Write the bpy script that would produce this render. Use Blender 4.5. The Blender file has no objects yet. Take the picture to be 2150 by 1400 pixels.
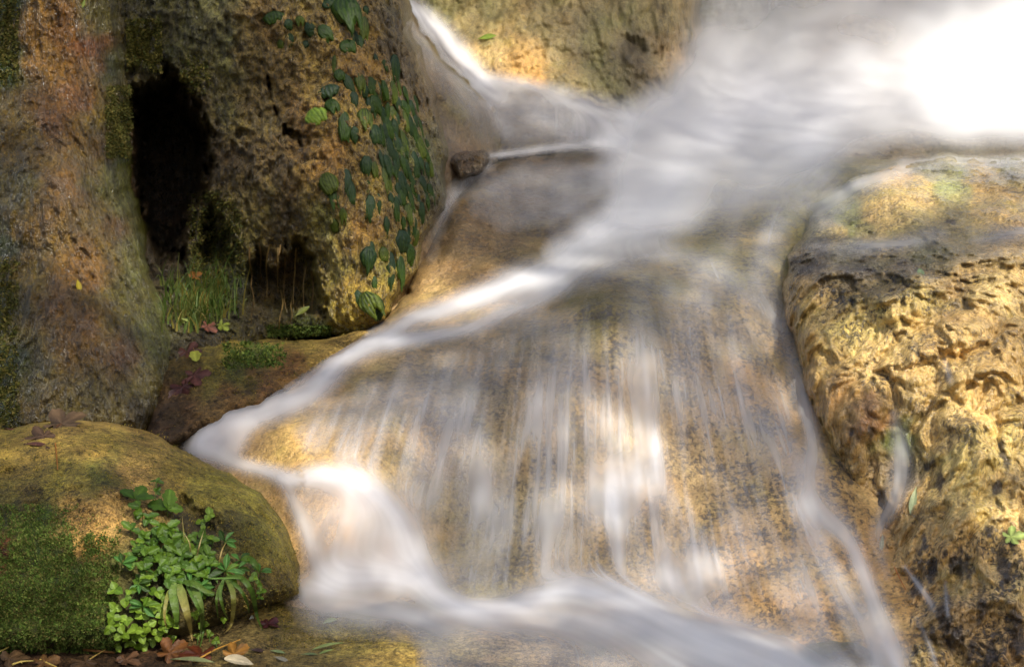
import bpy, math, random
import numpy as np
from mathutils import Vector, Matrix, Quaternion

random.seed(11)
RNG = np.random.RandomState(11)
scene = bpy.context.scene
COL = scene.collection

# ------------------------------------------------------------------ camera, sky, sun, exposure
PITCH = math.radians(12.0)
CAM = np.array([0.0, 0.0, 1.15])
FPX = 4300.0                      # focal length in photo pixels
FWD = np.array([0.0, math.cos(PITCH), -math.sin(PITCH)])
UPV = np.array([0.0, math.sin(PITCH), math.cos(PITCH)])
RGT = np.array([1.0, 0.0, 0.0])
cam = bpy.data.cameras.new('camera')
cam.sensor_width = 36.0
cam.lens = 36.0 * FPX / 2150.0
cam.clip_start = 0.05
cam.clip_end = 500
cam.dof.use_dof = True
cam.dof.focus_distance = 3.45
cam.dof.aperture_fstop = 16.0
camo = bpy.data.objects.new('camera', cam)
COL.objects.link(camo)
camo.location = CAM
camo.rotation_euler = (math.pi / 2 - PITCH, 0, 0)
scene.camera = camo

SUN_EL, SUN_AZ = math.radians(50), math.radians(148)      # azimuth clockwise from +Y
SUN = np.array([math.sin(SUN_AZ) * math.cos(SUN_EL), math.cos(SUN_AZ) * math.cos(SUN_EL), math.sin(SUN_EL)])
w = bpy.data.worlds.new('World'); scene.world = w; w.use_nodes = True
nt = w.node_tree; nt.nodes.clear()
sky = nt.nodes.new('ShaderNodeTexSky'); sky.sky_type = 'NISHITA'; sky.sun_disc = False
sky.sun_elevation = SUN_EL; sky.sun_rotation = SUN_AZ
sky.air_density = 1.0; sky.dust_density = 3.6; sky.ozone_density = 0.35
bg = nt.nodes.new('ShaderNodeBackground'); bg.inputs[1].default_value = 0.15
wo = nt.nodes.new('ShaderNodeOutputWorld')
nt.links.new(sky.outputs[0], bg.inputs[0]); nt.links.new(bg.outputs[0], wo.inputs[0])
sl = bpy.data.lights.new('sun', 'SUN'); sl.energy = 3.5; sl.angle = math.radians(0.53); sl.color = (1.0, 0.96, 0.89)
so = bpy.data.objects.new('sun', sl); COL.objects.link(so)
so.rotation_euler = Vector(SUN).to_track_quat('Z', 'Y').to_euler()
so.location = (2, -4, 6)
scene.view_settings.view_transform = 'Standard'
scene.view_settings.look = 'None'
scene.view_settings.gamma = 1.0
scene.view_settings.exposure = 0.82
scene.cycles.transparent_max_bounces = 24
scene.cycles.max_bounces = 8
scene.cycles.use_denoising = True
scene.cycles.denoising_prefilter = 'ACCURATE'
scene.cycles.sample_clamp_indirect = 3.0
scene.cycles.sample_clamp_direct = 12.0

# ------------------------------------------------------------------ helpers
def s2l(c):
    c = np.asarray(c, float) / 255.0
    return np.where(c <= 0.04045, c / 12.92, ((c + 0.055) / 1.055) ** 2.4)

def at(px, py, d):
    px = np.asarray(px, float); py = np.asarray(py, float); d = np.asarray(d, float)
    a = (px - 1075.0) / FPX; b = (700.0 - py) / FPX
    return CAM + d[..., None] * (FWD + a[..., None] * RGT + b[..., None] * UPV)

_p = np.arange(256); RNG.shuffle(_p)
PERM = np.concatenate([_p, _p, _p]).astype(np.int32)
_g = RNG.normal(size=(256, 3)); GR = (_g / np.linalg.norm(_g, axis=1)[:, None]).astype(np.float32)
def perlin(p):
    p = np.asarray(p, np.float32)
    fl = np.floor(p); i = fl.astype(np.int32) & 255; f = p - fl
    u = f * f * f * (f * (f * 6 - 15) + 10)
    out = np.zeros(p.shape[0], np.float32)
    for dx in (0, 1):
        hx = PERM[i[:, 0] + dx]; wx = u[:, 0] if dx else 1 - u[:, 0]
        for dy in (0, 1):
            hy = PERM[hx + i[:, 1] + dy]; wy = u[:, 1] if dy else 1 - u[:, 1]
            for dz in (0, 1):
                g = GR[PERM[hy + ((i[:, 2] + dz) & 255)]]; wz = u[:, 2] if dz else 1 - u[:, 2]
                out += wx * wy * wz * (g[:, 0] * (f[:, 0] - dx) + g[:, 1] * (f[:, 1] - dy) + g[:, 2] * (f[:, 2] - dz))
    return out * 1.5
def fbm(p, octv=3, gain=0.5):
    s = 0; a = 1.0
    for k in range(octv):
        s = s + a * perlin(p * (2.03 ** k) + 17.3 * k); a *= gain
    return s

def sm(x, a, b):
    t = np.clip((x - a) / (b - a), 0, 1); return t * t * (3 - 2 * t)

def sdist(poly, X, Y):
    """signed pixel distance to a polygon, positive inside"""
    P = np.asarray(poly, float); n = len(P)
    best = np.full(X.shape, 1e18); inside = np.zeros(X.shape, bool)
    for k in range(n):
        ax, ay = P[k]; bx, by = P[(k + 1) % n]
        dx, dy = bx - ax, by - ay; L = dx * dx + dy * dy + 1e-9
        t = np.clip(((X - ax) * dx + (Y - ay) * dy) / L, 0, 1)
        best = np.minimum(best, (X - ax - t * dx) ** 2 + (Y - ay - t * dy) ** 2)
        if ay != by:
            c = (ay > Y) != (by > Y)
            inside ^= c & (X < dx * (Y - ay) / (by - ay) + ax)
    s = np.sqrt(best)
    return np.where(inside, s, -s)

def smooth_poly(poly, n=1):
    P = np.asarray(poly, float)
    for _ in range(n):
        Q = np.roll(P, -1, 0)
        P = np.stack([0.75 * P + 0.25 * Q, 0.25 * P + 0.75 * Q], 1).reshape(-1, 2)
    return P

def tps(ctrl, X, Y, lam=0.02):
    c = np.asarray(ctrl, float); x, y, v = c[:, 0] / 500, c[:, 1] / 500, c[:, 2]
    n = len(c)
    def U(r2): return 0.5 * r2 * np.log(r2 + 1e-9)
    K = U((x[:, None] - x) ** 2 + (y[:, None] - y) ** 2) + lam * np.eye(n)
    Pm = np.stack([np.ones(n), x, y], 1)
    A = np.block([[K, Pm], [Pm.T, np.zeros((3, 3))]])
    sol = np.linalg.solve(A, np.concatenate([v, np.zeros(3)]))
    Xs, Ys = X / 500, Y / 500
    out = sol[n] + sol[n + 1] * Xs + sol[n + 2] * Ys
    for k in range(n):
        out = out + sol[k] * U((Xs - x[k]) ** 2 + (Ys - y[k]) ** 2)
    return out

# global lattice
ST = 3.0
GX = np.arange(-300, 2452, ST); GY = np.arange(-300, 1702, ST)
NX, NY = len(GX), len(GY)
LX, LY = np.meshgrid(GX, GY)
WARP1 = fbm(np.stack([LX.ravel() / 60, LY.ravel() / 60, 0 * LX.ravel()], 1), 3).reshape(LX.shape)
WARP2 = fbm(np.stack([LX.ravel() / 60, LY.ravel() / 60, 0 * LX.ravel() + 9.5], 1), 3).reshape(LX.shape)
DALL = np.full(LX.shape, 1e3)       # nearest rock of any kind
DWET = np.full(LX.shape, 1e3)       # nearest rock the water runs over

def box_window(poly, m):
    P = np.asarray(poly)
    i0 = max(0, int((P[:, 0].min() - m - GX[0]) / ST)); i1 = min(NX, int((P[:, 0].max() + m - GX[0]) / ST) + 2)
    j0 = max(0, int((P[:, 1].min() - m - GY[0]) / ST)); j1 = min(NY, int((P[:, 1].max() + m - GY[0]) / ST) + 2)
    return slice(j0, j1), slice(i0, i1)

def setp(o, label=None, cat=None, group=None, kind=None):
    if label: o['label'] = label
    if cat: o['category'] = cat
    if group: o['group'] = group
    if kind: o['kind'] = kind
    return o

def grid_mesh(name, P, keep, mat, attrs=None, origin=None, parent=None):
    """P (h,w,3); keep (h,w) bool verts; a mesh of the quads whose four corners are kept"""
    h, wd = keep.shape
    q = keep[:-1, :-1] & keep[1:, :-1] & keep[:-1, 1:] & keep[1:, 1:]
    idx = np.arange(h * wd).reshape(h, wd)
    F = np.stack([idx[:-1, :-1][q], idx[1:, :-1][q], idx[1:, 1:][q], idx[:-1, 1:][q]], 1)
    used = np.zeros(h * wd, bool); used[F.ravel()] = True
    remap = np.cumsum(used) - 1
    F = remap[F]
    V = P.reshape(-1, 3)[used]
    if origin is None:
        origin = np.array([V[:, 0].mean(), V[:, 1].mean(), V[:, 2].min()])
    V = V - origin
    me = bpy.data.meshes.new(name)
    me.vertices.add(len(V)); me.vertices.foreach_set('co', V.astype(np.float32).ravel())
    me.loops.add(len(F) * 4); me.loops.foreach_set('vertex_index', F.astype(np.int32).ravel())
    me.polygons.add(len(F)); me.polygons.foreach_set('loop_start', np.arange(0, len(F) * 4, 4, dtype=np.int32))
    me.polygons.foreach_set('use_smooth', np.ones(len(F), bool))
    me.update(calc_edges=True)
    for k, (v, dim) in (attrs or {}).items():
        if dim == 1:
            a = me.attributes.new(k, 'FLOAT', 'POINT'); a.data.foreach_set('value', v.reshape(-1)[used].astype(np.float32))
        else:
            a = me.attributes.new(k, 'FLOAT_COLOR', 'POINT')
            c = np.ones((used.sum(), 4), np.float32); c[:, :3] = v.reshape(-1, 3)[used]
            a.data.foreach_set('color', c.ravel())
    me.materials.append(mat)
    o = bpy.data.objects.new(name, me); COL.objects.link(o)
    o.location = origin
    if parent: o.parent = parent
    return o

def raw_mesh(name, V, F, mat, parent=None, colors=None, smooth=True, link=True):
    me = bpy.data.meshes.new(name)
    me.from_pydata([tuple(v) for v in V], [], [tuple(f) for f in F])
    if colors is not None:
        a = me.attributes.new('Col', 'FLOAT_COLOR', 'POINT')
        c = np.ones((len(V), 4), np.float32); c[:, :3] = colors
        a.data.foreach_set('color', c.ravel())
    me.polygons.foreach_set('use_smooth', np.full(len(me.polygons), smooth))
    me.materials.append(mat)
    o = bpy.data.objects.new(name, me)
    if link: COL.objects.link(o)
    if parent: o.parent = parent
    return o

# ------------------------------------------------------------------ materials
class N:
    """tiny node-tree writer"""
    def __init__(self, name):
        self.m = bpy.data.materials.new(name); self.m.use_nodes = True
        self.t = self.m.node_tree; self.t.nodes.clear()
        self.out = self.t.nodes.new('ShaderNodeOutputMaterial')
    def n(self, typ, ins=None, **kw):
        x = self.t.nodes.new('ShaderNode' + typ)
        for k, v in kw.items(): setattr(x, k, v)
        for k, v in (ins or {}).items(): self.link(v, x.inputs[k])
        return x
    def link(self, v, sock):
        if hasattr(v, 'is_output'): self.t.links.new(v, sock)
        elif isinstance(v, bpy.types.Node): self.t.links.new(v.outputs[0], sock)
        else: sock.default_value = v
    def math(self, op, a, b=None, clamp=False):
        x = self.n('Math', operation=op); x.use_clamp = clamp
        self.link(a, x.inputs[0])
        if b is not None: self.link(b, x.inputs[1])
        return x.outputs[0]
    def noise(self, vec, scale, detail=4, rough=0.55, dist=0.0):
        return self.n('TexNoise', {'Vector': vec, 'Scale': scale, 'Detail': detail, 'Roughness': rough, 'Distortion': dist}).outputs['Fac']
    def ramp(self, fac, a, b):
        x = self.n('MapRange', {'Value': fac, 'From Min': a, 'From Max': b}); x.interpolation_type = 'SMOOTHSTEP'
        return x.outputs[0]
    def mix(self, fac, a, b, blend='MIX'):
        x = self.n('Mix', data_type='RGBA', blend_type=blend); x.clamp_factor = True
        self.link(fac, x.inputs[0]); self.link(a, x.inputs[6]); self.link(b, x.inputs[7])
        return x.outputs[2]
    def attr(self, name): return self.n('Attribute', attribute_name=name)
    def pos(self, scale=(1, 1, 1)):
        g = self.n('NewGeometry').outputs['Position']
        return self.n('Mapping', {'Vector': g, 'Scale': scale}).outputs[0]

def rock_mat(name, aniso=1.0, speck=1.0, speck_scale=70, rough=(0.28, 0.6), bump=1.0, fine=260, dark=(0.035, 0.027, 0.022),
             varcol=0.45, spec=0.5, coat=0.0, crack=0.3, thr0=0.60, pit=0.0, clus=0.54):
    b = N(name)
    p = b.pos((1, 1, aniso)); pi = b.pos()
    col = b.attr('Col').outputs['Color']; sp = b.attr('Speck').outputs['Fac']
    n1 = b.noise(p, 22, 5, 0.6); n2 = b.noise(p, 110, 4, 0.65, 0.3); n3 = b.noise(pi, fine, 3, 0.6)
    v = b.math('ADD', b.math('MULTIPLY', n1, 0.9), b.math('MULTIPLY', n2, 1.1))      # about 1.0
    v = b.math('ADD', v, b.math('MULTIPLY', b.math('SUBTRACT', n3, 0.5), 0.9))
    v = b.math('ADD', b.math('MULTIPLY', b.math('SUBTRACT', v, 1.0), varcol * 3.0), 1.0)
    v = b.math('MAXIMUM', v, 0.15)
    vv = b.n('CombineXYZ', {0: v, 1: v, 2: v}).outputs[0]
    c = b.mix(1.0, col, vv, 'MULTIPLY')
    # hue drift: warm and olive patches
    h = b.noise(pi, 9, 4, 0.6, 0.5)
    c = b.mix(b.math('MULTIPLY', b.ramp(h, 0.5, 0.68), 0.35), c, b.mix(1.0, c, (1.18, 0.94, 0.68, 1), 'MULTIPLY'))
    c = b.mix(b.math('MULTIPLY', b.ramp(h, 0.5, 0.32), 0.35), c, b.mix(1.0, c, (0.8, 1.02, 0.62, 1), 'MULTIPLY'))
    # dark algae specks, clustered
    cl = b.noise(pi, 15, 3, 0.6)
    sn = b.noise(pi, speck_scale, 6, 0.75, 0.25)
    thr = b.math('ADD', b.math('MULTIPLY', sn, 1.14 - clus), b.math('MULTIPLY', cl, clus))
    mask = b.math('MULTIPLY', b.ramp(thr, thr0, thr0 + 0.09), sp)
    c = b.mix(b.math('MULTIPLY', mask, 0.86 * speck), c, dark + (1,))
    rg = b.math('ABSOLUTE', b.math('SUBTRACT', b.noise(p, 75, 5, 0.62, 0.4), 0.5))
    if pit: c = b.mix(b.math('MULTIPLY', b.ramp(rg, 0.055, 0.0), pit), c, b.mix(1.0, c, (0.22, 0.2, 0.2, 1), 'MULTIPLY'))
    rr = b.ramp(n2, 0.35, 0.7)
    rgh = b.math('ADD', b.math('MULTIPLY', rr, rough[1] - rough[0]), rough[0])
    hgt = b.math('ADD', b.math('MULTIPLY', n2, 0.006), b.math('MULTIPLY', n3, 0.0034))
    hgt = b.math('ADD', hgt, b.math('MULTIPLY', rg, -0.014 * crack))
    hgt = b.math('ADD', hgt, b.math('MULTIPLY', mask, -0.0012))
    bp = b.n('Bump', {'Height': hgt, 'Strength': 0.8, 'Distance': bump})
    bs = b.n('BsdfPrincipled', {'Base Color': c, 'Roughness': rgh, 'Normal': bp, 'Specular IOR Level': spec, 'Coat Weight': coat, 'Coat Roughness': 0.2})
    if coat: b.link(bp, bs.inputs['Coat Normal'])
    b.link(bs, b.out.inputs[0])
    return b.m

M = {}
M['column'] = rock_mat('wet brown travertine', aniso=0.4, speck=0.5, rough=(0.12, 0.45), bump=2.0, fine=190, varcol=0.6, coat=0.8, crack=1.0, pit=0.8)
M['wall'] = rock_mat('crumbly tufa', aniso=0.55, speck=0.7, rough=(0.2, 0.6), bump=1.9, fine=230, varcol=0.75, coat=0.5, crack=1.3, pit=0.85)
M['dome'] = rock_mat('speckled travertine', aniso=0.6, speck=1.0, speck_scale=105, dark=(0.06, 0.05, 0.045), rough=(0.3, 0.55), bump=0.9, varcol=0.45, thr0=0.568, clus=0.36)
M['right'] = rock_mat('ochre travertine', aniso=0.3, speck=1.1, speck_scale=120, rough=(0.1, 0.4), bump=1.4, fine=200, varcol=0.45, coat=0.8, crack=0.45, pit=0.3, thr0=0.572, clus=0.42)
M['boulder'] = rock_mat('mossy limestone', aniso=1.0, speck=0.8, speck_scale=120, rough=(0.6, 0.85), bump=1.8, fine=380, varcol=0.95, spec=0.25, pit=0.5, crack=0.6)
M['back'] = rock_mat('olive travertine', aniso=0.4, speck=0.6, rough=(0.35, 0.7), bump=1.0, varcol=0.45)

# ------------------------------------------------------------------ rocks
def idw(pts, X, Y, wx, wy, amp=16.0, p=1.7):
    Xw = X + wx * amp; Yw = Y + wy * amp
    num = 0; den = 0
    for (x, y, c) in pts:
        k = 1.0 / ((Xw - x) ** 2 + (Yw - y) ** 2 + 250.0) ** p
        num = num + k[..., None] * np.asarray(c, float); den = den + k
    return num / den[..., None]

ROCK = {}
def rock(name, label, poly, ctrl, mat, disp, cols, A=0.15, R=70, jag=5.0, pockets=(), speck=None, wet=False, sm_n=1,
         cat='rock', slope=0.03, kind=None, skirt=24, sat=0.95, lumk=1.0, tint=(1, 1, 1), marks=()):
    poly = smooth_poly(poly, sm_n)
    sj, si = box_window(poly, skirt)
    X, Y = LX[sj, si], LY[sj, si]; w1, w2 = WARP1[sj, si], WARP2[sj, si]
    s = sdist(poly, X, Y) + w1 * jag * 2
    d = tps(ctrl, X, Y)
    t = np.clip(1 - s / R, 0, 1)
    d = d + A * (1 - np.sqrt(np.maximum(0, 1 - t * t))) + np.maximum(-s, 0) * slope
    for (pp, dep, soft) in pockets:
        ps = sdist(smooth_poly(pp, 1), X + w2 * 12, Y + w1 * 12)
        fr = fbm(np.stack([X.ravel() / 15, Y.ravel() / 34, 0 * X.ravel() + 3.3], 1), 3).reshape(X.shape)
        ps = ps + fr * 15
        d = d + dep * sm(ps, 0, soft)
    P = at(X, Y, d)
    dd = disp(P.reshape(-1, 3), X.ravel(), Y.ravel()).reshape(X.shape)
    d = d - dd
    P = at(X, Y, d)
    keep = s > -skirt
    # colours: albedo by region, (px, py, sRGB)
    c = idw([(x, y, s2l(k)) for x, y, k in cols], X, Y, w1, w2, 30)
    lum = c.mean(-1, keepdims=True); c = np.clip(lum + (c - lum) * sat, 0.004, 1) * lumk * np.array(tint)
    sp = np.ones(X.shape) if speck is None else np.clip(idw([(x, y, (v,)) for x, y, v in speck], X, Y, w1, w2, 30)[..., 0], 0, 1)
    for (mx, my, rx, ry, mc) in marks:
        e = np.sqrt(((X + w1 * 14 - mx) / rx) ** 2 + ((Y + w2 * 22 - my) / ry) ** 2) * 1.25 + fbm(np.stack([X.ravel() / 11, Y.ravel() / 20, 0 * X.ravel() + 7], 1), 3).reshape(X.shape) * 0.5
        k = 0.9 * sm(e, 1.25, 0.62)[..., None]; c = c * (1 - k) + s2l(mc) * k
    o = grid_mesh(name, P, keep, mat, {'Col': (c, 3), 'Speck': (sp, 1)})
    setp(o, label, cat, kind=kind)
    dk = np.where(keep, d, 1e3)
    DALL[sj, si] = np.minimum(DALL[sj, si], dk)
    if wet: DWET[sj, si] = np.minimum(DWET[sj, si], dk)
    return o

def disp_column(P, x, y):
    return (fbm(P * [9, 9, 3.2], 3) * 0.016 + np.abs(fbm(P * [30, 30, 6], 3)) * 0.022 + np.abs(fbm(P * [85, 85, 40], 2)) * 0.009
            + np.abs(perlin(P * [150, 150, 90])) * 0.005)
def disp_wall(P, x, y):
    k = sm(x, 620, 760)              # smoother flowing skin to the right
    big = fbm(P * [11, 11, 7], 3) * 0.022
    rough_ = -np.abs(fbm(P * [34, 34, 22], 3)) * 0.028 + fbm(P * [80, 80, 60], 2) * 0.010
    flow = np.abs(fbm(P * [45, 45, 14], 3)) * 0.017 + fbm(P * [100, 100, 50], 2) * 0.006
    return big + rough_ * (1 - 0.75 * k) + flow * (0.3 + 0.7 * k) + np.abs(perlin(P * [160, 160, 120])) * 0.003
def disp_dome(P, x, y):
    return fbm(P * [7, 7, 5], 3) * 0.016 + fbm(P * [30, 30, 14], 3) * 0.0045 + fbm(P * [110, 110, 70], 2) * 0.0013
def disp_right(P, x, y):
    q = P + 0.02 * np.stack([perlin(P * 14), perlin(P * 14 + 5), perlin(P * 14 + 11)], 1)
    nod = np.abs(fbm(q * [27, 27, 9.0], 2)) * 0.045
    nod2 = np.abs(fbm(q * [66, 66, 34], 2)) * 0.016
    low = sm(y, 1000, 1300) * sm(x, 1800, 1950)
    up = sm(y, 560, 480)
    iso = np.abs(fbm(q * [16, 9, 7], 2)) * 0.03
    return (np.abs(fbm(q * [8, 8, 2.6], 2)) * 0.075 + (nod * 0.45 - 0.02) + np.abs(fbm(q * [34, 34, 5.5], 2)) * 0.026) * (1 - up) + up * (iso - 0.01) + nod2 * (0.4 + 0.8 * low) + fbm(P * [120, 120, 60], 2) * 0.0016 + fbm(P * [6, 6, 4], 2) * 0.02
def disp_boulder(P, x, y):
    return fbm(P * [7, 7, 7], 3) * 0.022 + fbm(P * [26, 26, 24], 3) * 0.007 + fbm(P * [110, 110, 110], 2) * 0.003
def disp_ledge(P, x, y):
    return fbm(P * [14, 14, 14], 3) * 0.016 + np.abs(fbm(P * [45, 45, 45], 3)) * 0.010 + fbm(P * [120, 120, 120], 2) * 0.003
def disp_back(P, x, y):
    return fbm(P * [8, 8, 4], 3) * 0.03 + np.abs(fbm(P * [26, 26, 8], 3)) * 0.018 + fbm(P * [70, 70, 34], 2) * 0.004

# far cliff and ground: the setting behind and below
def disp_cliff(P, x, y): return fbm(P * 3.0, 4) * 0.12
cliff_poly = [(-290, -290), (2440, -290), (2440, 1690), (-290, 1690)]
TAN, OCH, OLV = (172, 142, 100), (186, 140, 66), (126, 112, 60)

rock('left_travertine_pillar', 'wet reddish brown travertine pillar with pale ridge beside the dark cave',
     [(-295, -295), (262, -295), (262, 0), (262, 120), (272, 220), (274, 320), (270, 400), (292, 460), (302, 520), (325, 580), (350, 650), (370, 710),
      (374, 790), (352, 860), (325, 910), (290, 945), (-295, 960)],
     [(120, -250, 3.75), (120, 0, 3.72), (0, 0, 3.82), (240, 0, 3.92), (-200, 0, 4.0), (100, 400, 3.62), (0, 400, 3.70), (260, 400, 3.84), (180, 700, 3.55),
      (340, 700, 3.72), (20, 700, 3.62), (150, 870, 3.5), (320, 870, 3.6), (0, 870, 3.53), (-200, 800, 3.7)],
     M['column'], disp_column,
     [(10, 20, (40, 60, 22)), (25, 140, (45, 66, 22)), (60, 60, (150, 110, 55)), (75, 130, (140, 100, 50)), (130, 60, (122, 80, 30)), (160, 200, (118, 76, 28)), (200, 90, (120, 74, 30)),
      (110, 260, (108, 70, 28)), (40, 280, (115, 92, 45)), (20, 400, (96, 82, 40)), (215, 30, (105, 92, 42)), (240, 120, (84, 82, 36)), (222, 230, (142, 112, 40)), (252, 250, (62, 72, 26)), (255, 320, (58, 70, 24)), (268, 345, (132, 124, 60)),
      (275, 400, (122, 118, 68)), (295, 480, (128, 122, 66)), (318, 560, (120, 116, 60)), (345, 660, (112, 108, 52)), (362, 720, (100, 96, 42)), (280, 620, (104, 92, 34)), (250, 480, (108, 78, 38)),
      (150, 400, (108, 76, 36)), (80, 480, (112, 84, 40)), (180, 560, (122, 86, 40)), (160, 700, (100, 72, 34)), (250, 740, (90, 62, 28)), (320, 780, (96, 84, 34)), (200, 850, (92, 78, 38)), (45, 580, (120, 100, 54)), (42, 700, (112, 92, 48)),
      (110, 620, (104, 72, 34)), (80, 860, (100, 82, 42)), (5, 520, (52, 58, 28)), (10, 620, (44, 52, 24)), (5, 750, (42, 54, 24)), (15, 850, (40, 54, 24)), (300, 890, (70, 58, 34)), (-200, 400, (84, 60, 34)), (215, 300, (116, 84, 36))],
     A=0.20, R=75, sat=1.15, lumk=0.86, tint=(0.97, 1.03, 0.78), speck=[(100, 200, 0.3), (40, 400, 0.6), (200, 600, 0.5), (300, 500, 0.15), (100, 850, 0.6)])

CAVE = [(330, 165), (352, 112), (385, 150), (405, 170), (418, 225), (452, 265), (468, 300), (458, 345), (446, 372), (452, 405), (430, 440), (405, 480), (395, 570), (330, 568), (290, 520), (255, 430), (255, 330), (262, 200), (290, 170)]
CAVE_IN = [(400, 430), (450, 390), (480, 440), (512, 520), (515, 575), (470, 600), (380, 590), (388, 500)]
NICHE = [(512, 540), (532, 505), (548, 535), (562, 520), (574, 560), (590, 545), (598, 500), (640, 488), (655, 520), (668, 545), (690, 640), (684, 680), (650, 668), (560, 672), (510, 650)]
SLIT = [(552, 160), (566, 165), (590, 240), (618, 275), (640, 300), (626, 312), (604, 300), (586, 262), (560, 200)]
rock('tufa_wall', 'crumbling olive tufa wall with deep dark cave hung with green fronds',
     [(200, -295), (800, -295), (842, -20), (852, 50), (872, 105), (900, 180), (918, 250), (930, 330), (940, 400), (920, 445), (890, 500), (870, 560), (848, 605),
      (825, 650), (805, 684), (740, 700), (690, 708), (640, 712), (560, 720), (480, 760), (430, 830), (330, 860), (250, 760), (200, 500)],
     [(250, -250, 4.1), (300, 50, 4.02), (400, 50, 3.98), (550, 0, 3.98), (700, 0, 4.0), (820, 0, 4.08), (500, 200, 4.0), (650, 200, 3.95), (780, 200, 3.98), (880, 250, 4.1),
      (550, 400, 3.95), (700, 400, 3.9), (800, 400, 3.94), (900, 400, 4.08), (520, 520, 4.0), (600, 600, 4.05), (700, 560, 3.94), (760, 650, 3.9), (650, 680, 3.98), (400, 620, 3.95),
      (440, 690, 3.86), (340, 640, 3.88), (560, 690, 3.92), (400, 780, 3.75), (300, 400, 4.05)],
     M['wall'], disp_wall,
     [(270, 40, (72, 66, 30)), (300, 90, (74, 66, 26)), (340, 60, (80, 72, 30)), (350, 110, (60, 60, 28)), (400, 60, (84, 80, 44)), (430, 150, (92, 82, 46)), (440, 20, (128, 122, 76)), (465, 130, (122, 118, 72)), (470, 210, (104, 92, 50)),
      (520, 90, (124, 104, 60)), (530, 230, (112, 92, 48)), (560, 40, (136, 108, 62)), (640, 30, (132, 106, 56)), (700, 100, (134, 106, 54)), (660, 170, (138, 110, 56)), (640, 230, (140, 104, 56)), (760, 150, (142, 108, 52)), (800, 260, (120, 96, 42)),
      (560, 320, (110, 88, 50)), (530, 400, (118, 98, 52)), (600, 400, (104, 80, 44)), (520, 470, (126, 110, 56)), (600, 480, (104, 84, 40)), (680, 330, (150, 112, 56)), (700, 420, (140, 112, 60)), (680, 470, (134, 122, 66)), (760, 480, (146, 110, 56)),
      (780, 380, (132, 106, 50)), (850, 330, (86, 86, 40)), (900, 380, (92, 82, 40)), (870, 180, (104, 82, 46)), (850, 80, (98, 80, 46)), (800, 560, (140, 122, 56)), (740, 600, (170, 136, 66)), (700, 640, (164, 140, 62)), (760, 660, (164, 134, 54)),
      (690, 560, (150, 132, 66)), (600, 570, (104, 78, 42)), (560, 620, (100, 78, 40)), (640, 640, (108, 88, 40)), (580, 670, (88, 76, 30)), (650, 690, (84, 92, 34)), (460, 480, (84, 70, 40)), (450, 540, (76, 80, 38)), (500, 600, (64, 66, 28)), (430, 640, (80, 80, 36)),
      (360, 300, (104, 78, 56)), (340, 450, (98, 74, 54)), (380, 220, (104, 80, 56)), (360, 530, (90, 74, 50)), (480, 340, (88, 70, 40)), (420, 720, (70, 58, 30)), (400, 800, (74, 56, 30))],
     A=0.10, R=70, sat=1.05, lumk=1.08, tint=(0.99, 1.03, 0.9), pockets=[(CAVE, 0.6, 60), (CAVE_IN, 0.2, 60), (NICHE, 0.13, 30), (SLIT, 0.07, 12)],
     speck=[(500, 200, 0.6), (700, 150, 0.2), (760, 600, 0.35), (600, 400, 0.8), (300, 80, 0.5), (580, 620, 0.8)])

rock('slope_rock', 'dark brown smooth rock slope right of the frond covered wall',
     [(760, -295), (825, -295), (848, 0), (900, 85), (950, 145), (1000, 185), (1050, 240), (1062, 330), (1000, 385), (940, 460), (890, 570), (830, 700), (700, 680), (700, 0)],
     [(860, 0, 4.5), (820, -250, 4.5), (920, 150, 4.5), (980, 250, 4.48), (930, 350, 4.38), (1030, 300, 4.55), (900, 450, 4.25), (850, 600, 4.05), (750, 300, 4.4), (760, 650, 4.05)],
     M['dome'], disp_dome,
     [(870, 80, (108, 90, 58)), (930, 180, (112, 92, 56)), (960, 220, (110, 94, 54)), (920, 280, (96, 78, 52)), (1000, 280, (110, 92, 64)), (950, 360, (92, 74, 50)), (880, 560, (150, 122, 80)), (850, 620, (170, 138, 88)), (840, 680, (160, 132, 84))],
     A=0.12, R=60, wet=True, speck=[(900, 200, 0.5), (860, 600, 0.5)])

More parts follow.
